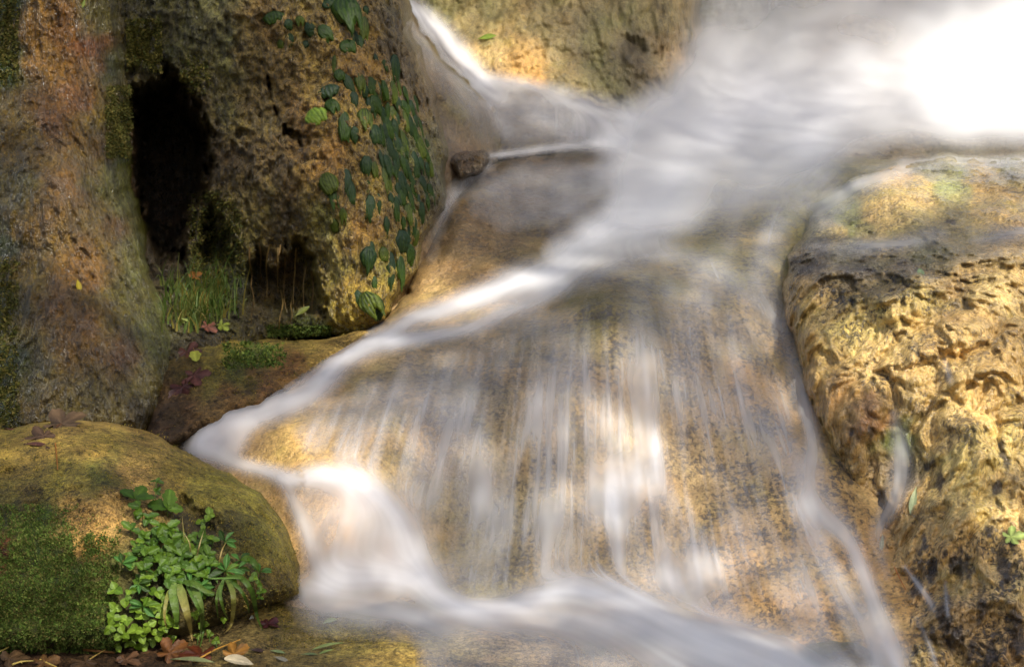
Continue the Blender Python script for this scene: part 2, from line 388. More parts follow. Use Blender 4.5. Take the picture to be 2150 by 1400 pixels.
rock('main_cascade_rock', 'large tan travertine dome with dark specks under the sheeting water',
     [(290, 980), (350, 905), (420, 850), (560, 800), (690, 745), (790, 690), (840, 630), (880, 560), (930, 450), (970, 385), (1030, 335), (1150, 318), (1300, 305), (1500, 310),
      (1700, 330), (1950, 345), (2050, 600), (2150, 1000), (2250, 1690), (290, 1690)],
     [(350, 930, 3.62), (420, 900, 3.55), (550, 850, 3.58), (700, 770, 3.66), (850, 700, 3.78), (1000, 640, 3.88), (1150, 580, 3.98), (1300, 495, 4.17), (1400, 470, 4.22), (1360, 545, 3.94), (1290, 590, 3.80), (1500, 430, 4.28), (1700, 380, 4.35), (1900, 340, 4.4),
      (900, 600, 4.02), (950, 450, 4.25), (1100, 400, 4.42), (1250, 400, 4.4), (1100, 500, 4.2), (1030, 345, 4.5), (1300, 310, 4.55), (600, 930, 3.42), (800, 850, 3.5), (1000, 760, 3.62), (1200, 650, 3.74),
      (1400, 600, 3.85), (1550, 560, 3.92), (1620, 700, 3.78), (700, 1010, 3.33), (720, 1100, 3.20), (700, 1210, 3.18), (620, 1100, 3.32), (860, 1000, 3.4), (880, 1150, 3.38), (1000, 1000, 3.42), (1000, 1230, 3.3),
      (1250, 1000, 3.45), (1250, 1240, 3.28), (1500, 1000, 3.47), (1500, 1280, 3.25), (1700, 1000, 3.45), (1750, 1350, 3.15), (1850, 1200, 3.3), (1900, 1400, 3.1), (1400, 800, 3.6), (1650, 850, 3.62), (600, 1300, 3.15),
      (1000, 1350, 3.24), (1800, 600, 4.0), (2100, 1690, 2.95), (300, 1500, 3.2), (1200, 1500, 3.15)],
     M['dome'], disp_dome,
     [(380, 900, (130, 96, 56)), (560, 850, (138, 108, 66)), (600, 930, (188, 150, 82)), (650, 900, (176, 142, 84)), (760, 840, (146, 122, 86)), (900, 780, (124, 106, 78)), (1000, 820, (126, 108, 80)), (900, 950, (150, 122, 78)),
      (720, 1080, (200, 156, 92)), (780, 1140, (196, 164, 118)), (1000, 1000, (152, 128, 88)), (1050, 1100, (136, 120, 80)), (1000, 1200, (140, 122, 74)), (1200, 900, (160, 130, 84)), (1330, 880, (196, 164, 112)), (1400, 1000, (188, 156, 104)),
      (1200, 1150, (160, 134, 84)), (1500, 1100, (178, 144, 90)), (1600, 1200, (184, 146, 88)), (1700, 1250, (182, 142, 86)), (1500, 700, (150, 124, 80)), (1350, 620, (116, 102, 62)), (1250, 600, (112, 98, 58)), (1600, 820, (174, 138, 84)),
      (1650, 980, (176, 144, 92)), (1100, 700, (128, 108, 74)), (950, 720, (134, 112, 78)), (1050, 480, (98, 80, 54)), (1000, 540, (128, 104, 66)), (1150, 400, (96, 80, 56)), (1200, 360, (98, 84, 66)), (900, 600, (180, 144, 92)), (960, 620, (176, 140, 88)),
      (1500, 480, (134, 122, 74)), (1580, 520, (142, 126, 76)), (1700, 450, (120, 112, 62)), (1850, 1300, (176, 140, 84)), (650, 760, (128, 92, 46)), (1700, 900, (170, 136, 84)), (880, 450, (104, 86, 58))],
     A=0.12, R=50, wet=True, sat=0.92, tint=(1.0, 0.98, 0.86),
     speck=[(600, 930, 0.25), (720, 1100, 0.12), (900, 780, 0.8), (1000, 820, 0.9), (1100, 1050, 1), (1300, 700, 1), (1330, 900, 0.5), (1450, 620, 0.9), (1550, 900, 1), (1650, 1100, 1), (1700, 1250, 0.9), (1100, 470, 0.9), (900, 600, 0.5), (1850, 1350, 0.8), (1200, 1200, 0.8)])

rock('tier_rock', 'brown rock step under thin water below the upper stream',
     [(930, 140), (1000, 168), (1060, 166), (1150, 183), (1230, 208), (1300, 240), (1450, 250), (1560, 300), (1520, 370), (1290, 330), (1150, 330), (1030, 348), (930, 340)],
     [(1020, 180, 4.85), (1200, 220, 4.85), (1100, 250, 4.72), (1050, 320, 4.58), (1250, 310, 4.62), (1400, 280, 4.75), (950, 200, 4.9), (1500, 320, 4.7)],
     M['dome'], disp_dome,
     [(1050, 200, (118, 100, 70)), (1150, 220, (112, 98, 74)), (1100, 270, (100, 84, 62)), (1200, 290, (106, 90, 70)), (1060, 310, (100, 84, 60)), (1300, 280, (110, 96, 80))],
     A=0.10, R=45, wet=True)

rock('back_rock', 'olive ochre rock bluff behind the upper stream with a dark hollow',
     [(780, -295), (1452, -295), (1455, 0), (1464, 60), (1458, 110), (1438, 165), (1390, 260), (1300, 320), (1000, 280), (860, 90)],
     [(900, 0, 5.2), (1100, 0, 5.1), (1100, 150, 4.97), (1300, 150, 5.0), (1400, 0, 5.05), (1430, 100, 5.1), (1250, 220, 4.92), (1000, 150, 5.0), (1100, -250, 5.2), (1340, 230, 4.95)],
     M['back'], disp_back,
     [(900, 20, (140, 132, 74)), (980, 60, (158, 138, 84)), (1010, 110, (190, 158, 96)), (1090, 130, (176, 136, 68)), (1130, 150, (176, 132, 62)), (1030, 30, (150, 136, 80)), (1150, 50, (128, 112, 66)), (1220, 80, (120, 106, 66)), (1180, 180, (124, 110, 66)),
      (1260, 180, (112, 102, 60)), (1290, 60, (126, 112, 66)), (1380, 30, (134, 118, 74)), (1420, 90, (146, 126, 86)), (1440, 110, (150, 126, 88)), (1330, 110, (90, 78, 52)), (1300, 220, (110, 98, 66))],
     A=0.15, R=60, wet=True, pockets=[([(1275, 50), (1310, 55), (1370, 85), (1425, 112), (1400, 135), (1350, 130), (1320, 120)], 0.05, 60)], speck=[(1100, 100, 0.5), (1300, 80, 0.9)])

rock('falls_rock', 'grey green rock face veiled by the bright waterfall',
     [(1100, -295), (2445, -295), (2445, 440), (1100, 440)],
     [(1200, -290, 6.1), (2400, -290, 6.0), (1300, 0, 5.9), (1550, 0, 5.75), (1800, 50, 5.46), (1800, -80, 5.6), (2100, 0, 5.6), (1600, 150, 5.5), (2000, 200, 5.2), (1400, 250, 5.1), (1700, 300, 4.85), (2100, 330, 4.75), (2400, 330, 4.75), (1200, 430, 4.75), (1700, 430, 4.6), (2300, 430, 4.6)],
     M['back'], disp_back,
     [(1550, 30, (112, 110, 80)), (1800, 80, (140, 120, 84)), (2000, 50, (130, 120, 90)), (1600, 300, (120, 110, 90)), (2000, 330, (120, 104, 70))],
     A=0.05, R=40, wet=True)

rock('right_travertine_mass', 'ochre travertine mass with nodules and black algae on the right bank',
     [(1640, 610), (1648, 555), (1685, 500), (1715, 440), (1760, 392), (1850, 356), (1950, 338), (2100, 334), (2445, 328), (2445, 1695), (1885, 1695), (1888, 1400), (1842, 1250), (1802, 1130),
      (1762, 1030), (1732, 920), (1702, 820), (1662, 720)],
     [(1750, 400, 4.2), (1900, 345, 4.32), (2100, 335, 4.32), (1850, 395, 4.06), (1900, 420, 3.98), (1850, 490, 3.98), (1700, 515, 3.92), (1800, 520, 3.86), (2000, 480, 3.92), (2100, 420, 4.0), (1750, 570, 3.68), (1900, 560, 3.66), (2100, 540, 3.7),
      (1680, 650, 3.68), (1800, 700, 3.58), (2000, 700, 3.52), (2150, 700, 3.5), (1760, 850, 3.5), (1830, 900, 3.42), (1840, 960, 3.46), (1900, 900, 3.46), (1990, 880, 3.38), (2100, 900, 3.36), (1880, 1010, 3.46), (1960, 1100, 3.28), (1880, 1150, 3.38), (2100, 1200, 3.2), (1950, 1350, 3.15), (2100, 1400, 3.1),
      (2150, 1690, 2.9), (2400, 900, 3.5), (2400, 400, 4.2)],
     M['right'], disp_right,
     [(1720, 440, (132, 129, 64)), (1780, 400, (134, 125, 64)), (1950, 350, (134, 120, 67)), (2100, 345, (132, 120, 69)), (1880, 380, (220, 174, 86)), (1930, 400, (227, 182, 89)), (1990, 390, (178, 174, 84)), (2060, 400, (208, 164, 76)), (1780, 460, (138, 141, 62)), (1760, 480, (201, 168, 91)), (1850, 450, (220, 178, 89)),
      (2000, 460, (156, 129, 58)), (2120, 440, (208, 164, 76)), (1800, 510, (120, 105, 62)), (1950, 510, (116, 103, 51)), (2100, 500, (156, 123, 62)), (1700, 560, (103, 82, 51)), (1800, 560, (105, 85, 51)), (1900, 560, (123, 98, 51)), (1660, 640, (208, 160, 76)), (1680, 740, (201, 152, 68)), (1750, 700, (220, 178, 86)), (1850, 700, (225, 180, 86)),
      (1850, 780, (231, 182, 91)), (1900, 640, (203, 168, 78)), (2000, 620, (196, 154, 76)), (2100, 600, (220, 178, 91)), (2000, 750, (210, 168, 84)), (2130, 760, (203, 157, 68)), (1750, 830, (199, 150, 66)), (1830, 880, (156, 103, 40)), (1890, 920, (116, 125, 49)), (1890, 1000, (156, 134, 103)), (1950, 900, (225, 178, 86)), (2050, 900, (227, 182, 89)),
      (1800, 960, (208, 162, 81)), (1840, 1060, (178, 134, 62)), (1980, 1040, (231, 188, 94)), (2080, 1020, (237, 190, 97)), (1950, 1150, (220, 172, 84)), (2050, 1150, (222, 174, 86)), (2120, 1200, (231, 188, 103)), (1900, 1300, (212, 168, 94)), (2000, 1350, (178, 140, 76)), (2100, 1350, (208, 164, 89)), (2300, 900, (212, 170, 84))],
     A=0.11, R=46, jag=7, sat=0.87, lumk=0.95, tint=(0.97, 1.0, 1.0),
     marks=[(x, y, a, b_, (52, 40, 30)) for x, y, a, b_ in [(1952, 1205, 14, 40), (2022, 1195, 34, 46), (1985, 1295, 20, 60), (2062, 1275, 16, 52), (2108, 1190, 20, 60), (2132, 1330, 24, 70), (2002, 1345, 20, 50), (1922, 1222, 18, 30), (1985, 1165, 10, 28),
            (2098, 1035, 12, 34), (1975, 1012, 10, 22), (1958, 975, 12, 14), (2110, 950, 9, 30), (2080, 1385, 16, 40), (1935, 1150, 10, 20), (2120, 1120, 20, 24), (1905, 1300, 8, 26), (1960, 1330, 10, 34), (2040, 1380, 12, 30), (2075, 1110, 9, 22), (1830, 905, 10, 22), (1790, 900, 8, 16), (1850, 1050, 18, 30), (1690, 560, 26, 8), (1800, 560, 60, 9), (1990, 470, 16, 8)]],
     speck=[(1750, 480, 0.7), (1900, 390, 0.55), (1800, 560, 1.3), (1700, 620, 1.0), (1850, 620, 1.2), (1680, 740, 0.2), (1850, 780, 0.9), (1950, 600, 0.9), (2000, 750, 0.7), (2100, 620, 0.5), (1850, 900, 0.3), (2050, 900, 0.8), (1980, 1050, 0.6), (2050, 1180, 1.2), (2120, 1330, 1.4), (1900, 1200, 0.9), (2000, 1350, 1.4), (2110, 1050, 0.4), (1820, 1050, 1.0)])

rock('mossy_ledge', 'low yellow brown mossy ledge below the grass beside the stream',
     [(320, 760), (360, 715), (440, 706), (520, 712), (600, 716), (690, 712), (770, 690), (800, 690), (740, 742), (650, 800), (540, 860), (430, 905), (340, 960), (300, 930), (320, 860)],
     [(400, 720, 3.82), (560, 715, 3.86), (740, 700, 3.86), (430, 790, 3.66), (560, 770, 3.68), (660, 750, 3.72), (360, 880, 3.58), (460, 850, 3.57), (330, 800, 3.7)],
     M['boulder'], disp_ledge,
     [(400, 730, (84, 66, 32)), (480, 720, (136, 116, 40)), (560, 722, (150, 126, 48)), (660, 725, (152, 126, 54)), (700, 722, (150, 122, 56)), (740, 706, (160, 128, 60)), (520, 755, (88, 94, 36)), (550, 745, (60, 70, 24)), (500, 770, (70, 78, 28)), (600, 775, (112, 78, 36)), (440, 800, (104, 90, 38)), (480, 830, (96, 68, 34)), (400, 860, (84, 60, 34)), (350, 890, (66, 48, 30)), (560, 810, (110, 78, 42))],
     A=0.10, R=36, speck=[(400, 800, 0.6), (540, 750, 1), (660, 730, 0.2)])

rock('perched_stone', 'small dark brown stone perched at the left end of the water lip',
     [(948, 350), (958, 332), (975, 316), (992, 320), (1012, 318), (1024, 338), (1012, 352), (1004, 368), (978, 370), (966, 378)],
     [(950, 350, 4.36), (985, 320, 4.38), (1020, 345, 4.38), (985, 350, 4.30), (980, 372, 4.33)],
     M['wall'], lambda P, x, y: fbm(P * [26, 26, 22], 3) * 0.02 + np.abs(fbm(P * [70, 70, 60], 2)) * 0.01, [(985, 330, (84, 64, 40)), (970, 355, (120, 96, 58)), (1005, 350, (110, 88, 50))], A=0.06, R=20, jag=7)

BHOLE = [(365, 1035), (395, 1030), (440, 1060), (470, 1090), (480, 1130), (420, 1140), (350, 1110), (330, 1060)]
rock('mossy_boulder', 'rounded olive mossy boulder in the lower left corner carrying green herbs',
     [(-295, 905), (0, 906), (60, 892), (150, 884), (230, 888), (300, 906), (350, 927), (400, 957), (450, 985), (510, 1012), (560, 1050), (592, 1095), (612, 1145), (632, 1195), (650, 1252),
      (640, 1262), (560, 1268), (480, 1310), (300, 1366), (150, 1372), (-295, 1375)],
     [(0, 900, 3.3), (150, 880, 3.32), (300, 900, 3.34), (0, 1000, 3.12), (200, 1000, 3.08), (400, 960, 3.25), (300, 1150, 2.98), (500, 1050, 3.13), (560, 1150, 3.08), (640, 1250, 3.12), (100, 1150, 2.96),
      (100, 1300, 2.9), (400, 1300, 2.95), (560, 1260, 3.02), (400, 1100, 3.05), (-200, 1000, 3.1), (-200, 1350, 2.9)],
     M['boulder'], disp_boulder,
     [(0, 950, (138, 114, 41)), (60, 990, (124, 103, 43)), (100, 920, (149, 119, 48)), (180, 900, (161, 130, 57)), (200, 950, (161, 130, 52)), (300, 930, (142, 114, 50)), (120, 1010, (135, 119, 41)), (200, 1000, (92, 93, 34)), (235, 1010, (85, 86, 34)), (290, 1000, (156, 126, 64)), (380, 990, (133, 112, 43)),
      (440, 1020, (128, 114, 39)), (520, 1050, (135, 121, 43)), (570, 1100, (133, 119, 43)), (600, 1170, (126, 110, 41)), (630, 1230, (142, 121, 46)), (540, 1130, (96, 86, 34)), (560, 1220, (80, 67, 29)), (500, 1100, (80, 72, 32)), (170, 1080, (184, 144, 71)), (220, 1090, (179, 142, 75)), (180, 1130, (172, 137, 69)), (260, 1060, (161, 130, 71)),
      (60, 1050, (96, 79, 36)), (20, 1080, (64, 67, 32)), (90, 1090, (57, 76, 27)), (80, 1160, (55, 70, 27)), (150, 1200, (62, 76, 29)), (30, 1250, (57, 72, 27)), (180, 1290, (64, 79, 29)), (80, 1340, (75, 81, 32)), (240, 1180, (75, 76, 32)), (400, 1080, (69, 58, 32)), (420, 1110, (69, 58, 32)), (300, 1250, (57, 56, 25)), (430, 1230, (69, 60, 29)), (0, 1170, (105, 60, 29))],
     A=0.13, R=55, jag=3, pockets=[(BHOLE, 0.035, 40)], speck=[(100, 950, 0.2), (200, 1090, 0.15), (220, 1010, 0.6), (560, 1150, 0.8), (450, 1040, 0.3), (80, 1200, 0.6)])

rock('stream_bed', 'low mossy yellow brown rock shelf along the bottom edge',
     [(470, 1290), (560, 1260), (650, 1252), (700, 1250), (900, 1256), (1100, 1262), (1250, 1258), (1400, 1288), (1600, 1345), (1700, 1380), (1760, 1450), (1760, 1695), (-295, 1695), (-295, 1366), (200, 1360), (400, 1312)],
     [(560, 1262, 3.16), (700, 1262, 3.22), (900, 1265, 3.24), (1250, 1268, 3.22), (1600, 1350, 3.08), (500, 1300, 3.07), (250, 1372, 2.93), (0, 1380, 2.91), (650, 1310, 3.09), (830, 1370, 2.93), (1050, 1340, 3.02), (1200, 1390, 2.92), (1200, 1300, 3.15), (1500, 1400, 2.95), (600, 1390, 2.92), (1000, 1690, 2.5), (0, 1690, 2.5), (1700, 1690, 2.6)],
     M['boulder'], disp_boulder,
     [(300, 1385, (72, 50, 26)), (100, 1385, (70, 48, 26)), (500, 1320, (116, 96, 50)), (580, 1275, (132, 112, 48)), (640, 1280, (138, 116, 46)), (700, 1300, (138, 120, 54)), (560, 1350, (118, 98, 50)), (650, 1350, (126, 106, 54)), (760, 1320, (132, 116, 60)), (720, 1370, (134, 112, 52)), (800, 1360, (156, 128, 58)), (860, 1380, (166, 138, 64)), (900, 1360, (152, 126, 68)),
      (1000, 1340, (172, 142, 98)), (1100, 1380, (180, 148, 94)), (1300, 1380, (172, 144, 96)), (1000, 1300, (178, 146, 98)), (1450, 1390, (160, 134, 90)), (1500, 1390, (120, 100, 66)), (800, 1290, (140, 116, 74))],
     A=0.05, R=26, jag=3, wet=True, speck=[(600, 1340, 0.4), (860, 1380, 0.05), (1050, 1330, 0.6), (1300, 1380, 0.1)], slope=0.012)

rock('submerged_stone', 'low dark stone under the spray at the bottom right of the cascade',
     [(1690, 1352), (1740, 1338), (1800, 1345), (1850, 1375), (1880, 1430), (1880, 1600), (1600, 1600), (1640, 1400)],
     [(1700, 1360, 3.12), (1780, 1345, 3.12), (1760, 1400, 2.98), (1850, 1400, 3.04), (1700, 1590, 2.7), (1860, 1590, 2.7)],
     M['dome'], disp_dome, [(1740, 1370, (88, 84, 44)), (1800, 1380, (104, 90, 56)), (1760, 1400, (110, 96, 60))], A=0.06, R=40, wet=True)

# the bank behind everything and the ground below
Xc, Yc = np.meshgrid(np.arange(-2400, 4600, 60.0), np.arange(-1700, 2000, 60.0))
Pc = at(Xc, Yc, np.full(Xc.shape, 6.6)); Pc = at(Xc, Yc, 6.9 - fbm(Pc.reshape(-1, 3) * 1.6, 4).reshape(Xc.shape) * 0.35)
hill = grid_mesh('hillside', Pc, np.ones(Xc.shape, bool), M['back'],
                 {'Col': (np.tile(s2l((92, 82, 52)), Xc.shape + (1,)), 3), 'Speck': (np.full(Xc.shape, 0.6), 1)})
setp(hill, kind='structure')
xs = np.linspace(-40, 40, 60); ys = np.linspace(-40, 60, 60)
Xg, Yg = np.meshgrid(xs, ys)
Zg = -0.42 + 0.12 * fbm(np.stack([Xg.ravel() * 0.3, Yg.ravel() * 0.3, 0 * Xg.ravel()], 1), 3).reshape(Xg.shape)
gr = grid_mesh('ground', np.stack([Xg, Yg, Zg], -1), np.ones(Xg.shape, bool), M['boulder'],
               {'Col': (np.tile(s2l((86, 74, 46)), Xg.shape + (1,)), 3), 'Speck': (np.full(Xg.shape, 0.6), 1)})
setp(gr, kind='structure')
# wooded slope added unseen behind the camera: cuts horizon sky, darkens wet reflections
ta = np.linspace(math.radians(185), math.radians(355), 90); tr = np.linspace(0, 1, 24)
TA, TR = np.meshgrid(ta, tr)
RR = 10 + 8 * TR; HH = -0.6 + 6.5 * TR ** 0.8
PB = np.stack([RR * np.cos(TA), 2 + RR * np.sin(TA), HH], -1)
PB = PB + (fbm(PB.reshape(-1, 3) * 0.8, 4).reshape(TA.shape) * 0.9)[..., None] * np.array([0, 0.4, 1.0])
hb = grid_mesh('hillside', PB, np.ones(TA.shape, bool), M['boulder'], {'Col': (np.tile(s2l((60, 66, 36)), TA.shape + (1,)), 3), 'Speck': (np.full(TA.shape, 0.6), 1)})
setp(hb, kind='structure')
# ------------------------------------------------------------------ water
def gblur(a, sig):
    r = int(3 * sig + 1); k = np.exp(-0.5 * (np.arange(-r, r + 1) / sig) ** 2); k /= k.sum()
    b = np.pad(a, ((r, r), (0, 0)), mode='edge'); a = sum(k[i] * b[i:i + a.shape[0]] for i in range(2 * r + 1))
    b = np.pad(a, ((0, 0), (r, r)), mode='edge'); return sum(k[i] * b[:, i:i + a.shape[1]] for i in range(2 * r + 1))
def minf(a, r=1):
    o = a.copy()
    for dj in range(-r, r + 1):
        for di in range(-r, r + 1):
            o = np.minimum(o, np.roll(np.roll(a, dj, 0), di, 1))
    return o
DA = np.where(DALL > 100, 5.5, DALL)
DWF = np.where(DWET > 100, DA, DWET)
DSOFT = gblur(minf(DWF, 1), 3.5)
DSOFT_A = gblur(minf(DA, 1), 3.0)

def catmull(pts, n=14):
    P = np.asarray(pts, float); P = np.vstack([2 * P[0] - P[1], P, 2 * P[-1] - P[-2]]); out = []
    for i in range(1, len(P) - 2):
        for t in np.linspace(0, 1, n, endpoint=False):
            a, b, c, d = P[i - 1], P[i], P[i + 1], P[i + 2]
            out.append(0.5 * ((2 * b) + (c - a) * t + (2 * a - 5 * b + 4 * c - d) * t * t + (3 * b - a - 3 * c + d) * t ** 3))
    out.append(P[-2]); return np.array(out)

FLX = np.clip((LX - 1230) / 1300, -0.4, 0.5); FLY = np.ones(LX.shape)          # default: fanning downwards
_up = sm(LY, 480, 380) * sm(LX, 1250, 1400) * sm(LY, 240, 330)
FLX = FLX * (1 - _up) - 0.8 * _up; FLY = FLY * (1 - _up) + 0.6 * _up
_v = sm(LY, 260, 120); FLX *= (1 - _v)
DW_ = np.full(LX.shape, 0.25); FLX *= 0.25; FLY *= 0.25

def ribbon(dens, pts, k=1.0):
    """soft band of foam along a path of (px, py, half width, density)"""
    global FLX, FLY
    S = catmull(pts); mx = S[:, 2].max() * 2.6 + 10
    sj, si = box_window(S[:, :2], mx); X, Y = LX[sj, si], LY[sj, si]
    best = np.full(X.shape, 1e18); hw = np.ones(X.shape); dn = np.zeros(X.shape); tx = np.zeros(X.shape); ty = np.zeros(X.shape)
    T = np.gradient(S[:, :2], axis=0); T /= np.linalg.norm(T, axis=1)[:, None] + 1e-9
    for i in range(len(S)):
        d2 = ((X - S[i, 0]) ** 2 + (Y - S[i, 1]) ** 2) / S[i, 2] ** 2
        m = d2 < best
        best = np.where(m, d2, best); dn = np.where(m, S[i, 3], dn); tx = np.where(m, T[i, 0], tx); ty = np.where(m, T[i, 1], ty)
    w_ = np.exp(-best * 1.1)
    FLX[sj, si] += tx * w_ * 1.5; FLY[sj, si] += ty * w_ * 1.5
    dens[sj, si] = 1 - (1 - dens[sj, si]) * (1 - np.clip(dn, 0, 1) * w_ * k)

def zone(dens, poly, ctrl, soft, k=1.0):
    sj, si = box_window(poly, 10); X, Y = LX[sj, si], LY[sj, si]
    v = idw([(x, y, (q,)) for x, y, q in ctrl], X, Y, WARP1[sj, si], WARP2[sj, si], 18, 1.4)[..., 0]
    s = sdist(smooth_poly(poly, 2), X, Y) + WARP2[sj, si] * 16
    dens[sj, si] = 1 - (1 - dens[sj, si]) * (1 - np.clip(v, 0, 1) * k * sm(s, 0, soft))

Z = lambda: np.zeros(LX.shape)
falls, strm, casc, pool, rill = Z(), Z(), Z(), Z(), Z()
zone(falls, [(1458, -290), (2440, -290), (2440, 326), (2150, 322), (1900, 326), (1800, 348), (1740, 388), (1640, 440), (1500, 490), (1350, 520), (1200, 565), (1110, 550), (1170, 480), (1240, 420), (1240, 330), (1215, 280), (1320, 190), (1430, 130)],
     [(1475, 30, .22), (1550, 40, .36), (1700, 20, .40), (1780, 60, .34), (1850, 70, .36), (1900, 10, .42), (1720, 70, .5), (2000, 60, .7), (2150, 20, .78), (1500, 110, .75), (1650, 120, .66), (1800, 130, .75), (2000, 150, 1), (2150, 200, 1), (1450, 180, .6),
      (1600, 200, .85), (1750, 220, .78), (1400, 230, .55), (1350, 290, .5), (1500, 290, .8), (1700, 300, .85), (2000, 290, .95), (2150, 300, .8), (1330, 360, .6), (1420, 370, .78), (1510, 395, .35), (1600, 380, .55), (1700, 350, .6), (1300, 330, .4), (1255, 400, .2),
      (1290, 440, .55), (1400, 440, .7), (1250, 480, .65), (1150, 510, .45), (1500, 440, .55), (1600, 420, .4), (1700, 390, .3), (1250, 260, .15), (1380, 150, .25), (1800, 335, .4), (1950, 325, .3), (2300, 100, 1)], 60)
ribbon(falls, [(1600, 75, 12, .1), (1700, 42, 12, .3), (1790, 18, 12, .35), (1880, 28, 12, .35), (1960, 62, 18, .3), (2010, 110, 24, .2)])
for rb in [
    [(825, -60, 12, .9), (848, 0, 15, .9), (895, 40, 20, .95), (948, 95, 22, .95), (985, 140, 20, .92), (1012, 172, 22, .85), (1045, 200, 26, .4)],
    [(870, 60, 30, .12), (930, 130, 36, .2), (985, 190, 40, .25), (1030, 260, 40, .15)],
    [(1010, 170, 14, .6), (1080, 176, 14, .55), (1160, 194, 16, .5), (1230, 218, 20, .5), (1310, 250, 30, .5)],
    [(1024, 328, 5, .5), (1050, 325, 6, .7), (1090, 320, 7, .7), (1150, 312, 8, .62), (1220, 306, 11, .6), (1310, 303, 22, .6)],
    [(1022, 350, 14, .3), (960, 400, 14, .28), (925, 470, 12, .25), (905, 540, 14, .12)],
    [(1350, 480, 66, .6), (1240, 530, 50, .75), (1160, 572, 32, .97), (1080, 596, 28, .97), (1000, 626, 23, .93), (930, 650, 19, .88), (870, 668, 16, .75), (828, 692, 15, .65), (790, 712, 16, .6)],
    [(1180, 598, 18, .5), (1080, 650, 20, .55), (980, 690, 17, .6), (900, 706, 15, .65), (820, 718, 16, .7)],
    [(830, 712, 18, .5), (765, 727, 21, .9), (715, 758, 23, .86), (680, 795, 26, .78), (640, 830, 28, .62), (570, 850, 32, .5), (500, 872, 34, .5), (440, 905, 36, .58), (420, 930, 32, .65), (480, 965, 17, .65), (560, 988, 13, .75), (612, 1008, 15, .8)],
    [(620, 800, 40, .2), (540, 830, 40, .25), (430, 880, 40, .3), (400, 930, 34, .4)],
    [(1290, 520, 20, .30), (1360, 522, 24, .30), (1440, 540, 26, .32), (1510, 575, 26, .32), (1580, 625, 26, .28), (1640, 680, 28, .25)],
    [(1720, 380, 40, .3), (1645, 440, 30, .4), (1612, 520, 30, .42), (1600, 590, 32, .32), (1640, 690, 24, .22), (1670, 780, 18, .4), (1690, 850, 15, .7), (1705, 930, 15, .72), (1700, 1000, 32, .5), (1712, 1060, 38, .55), (1780, 1130, 19, .62), (1812, 1200, 18, .68), (1842, 1280, 20, .62), (1872, 1360, 24, .72), (1892, 1430, 24, .72)],
    [(1560, 430, 36, .22), (1530, 500, 34, .22), (1500, 600, 40, .12)],
    [(1690, 1060, 22, .4), (1720, 1150, 22, .4), (1775, 1250, 22, .45), (1825, 1330, 26, .5), (1850, 1420, 26, .5)]]:
    ribbon(strm, rb)
zone(strm, [(370, 940), (440, 872), (560, 838), (690, 800), (660, 860), (560, 900), (530, 965), (450, 975)], [(420, 920, .5), (500, 890, .5), (600, 850, .4), (480, 950, .5)], 34)
zone(strm, [(1000, 165), (1150, 180), (1310, 245), (1320, 315), (1150, 315), (1045, 328)], [(1040, 220, .25), (1150, 230, .38), (1250, 270, .45), (1100, 290, .2)], 26)
zone(strm, [(1040, 330), (1300, 312), (1300, 420), (1200, 490), (1000, 500), (950, 400)], [(1060, 360, .25), (1150, 350, .22), (1250, 360, .4), (1050, 460, .12), (1220, 450, .3)], 40)
zone(casc, [(540, 905), (720, 800), (850, 735), (1000, 680), (1150, 620), (1300, 545), (1480, 545), (1600, 640), (1665, 760), (1705, 900), (1725, 1050), (1830, 1250), (1900, 1440), (1400, 1320), (1240, 1290), (900, 1260), (850, 1100), (690, 985)],
     [(600, 930, .1), (680, 960, .5), (740, 960, .65), (800, 900, .36), (900, 930, .52), (900, 780, .18), (1050, 760, .45), (1000, 900, .45), (1060, 1000, .6), (1000, 700, .22), (1150, 700, .25), (1200, 850, .36), (1250, 900, .6), (1320, 880, .75), (1370, 960, .75), (1330, 1050, .72),
      (1280, 1180, .78), (1330, 1230, .7), (1420, 620, .2), (1430, 760, .4), (1300, 620, .08), (1200, 640, .08), (1500, 800, .42), (1550, 1000, .44), (1480, 1150, .5), (1600, 1100, .4), (1650, 1250, .36), (1600, 800, .3), (1120, 1060, .55), (1030, 1180, .45), (950, 1150, .15), (1120, 1180, .34), (1200, 1150, .38),
      (1550, 1250, .34), (1750, 1200, .3)], 60)
for rb in [
    [(555, 988, 11, .5), (620, 1006, 18, .8), (680, 1000, 25, .93), (740, 1010, 30, 1.0), (800, 1044, 30, .97), (850, 1095, 28, .8), (880, 1160, 28, .65), (905, 1215, 30, .6)],
    [(598, 1012, 12, .6), (620, 1060, 13, .72), (645, 1120, 15, .75), (665, 1180, 20, .75), (690, 1222, 32, .7)],
    [(645, 1240, 30, .8), (720, 1225, 38, .78), (800, 1210, 42, .82), (870, 1215, 36, .82), (920, 1250, 30, .88), (980, 1275, 25, .93), (1060, 1275, 25, .85), (1130, 1256, 30, .88), (1200, 1238, 32, .95), (1270, 1250, 38, .88), (1350, 1275, 42, .8), (1450, 1315, 42, .78), (1560, 1345, 48, .72), (1660, 1380, 48, .72), (1780, 1440, 50, .7)],
    [(680, 1270, 44, .5), (850, 1285, 40, .5), (1000, 1300, 32, .42), (1250, 1300, 46, .5), (1450, 1365, 50, .5), (1620, 1420, 60, .5)]]:
    ribbon(pool, rb)
zone(pool, [(600, 1005), (720, 1000), (830, 1040), (900, 1130), (930, 1260), (670, 1240), (640, 1140)], [(675, 1060, .25), (690, 1120, .42), (755, 1070, .75), (790, 1130, .72), (830, 1130, .8), (720, 1200, .75), (840, 1200, .8), (640, 1080, .4), (740, 1150, .6)], 26)
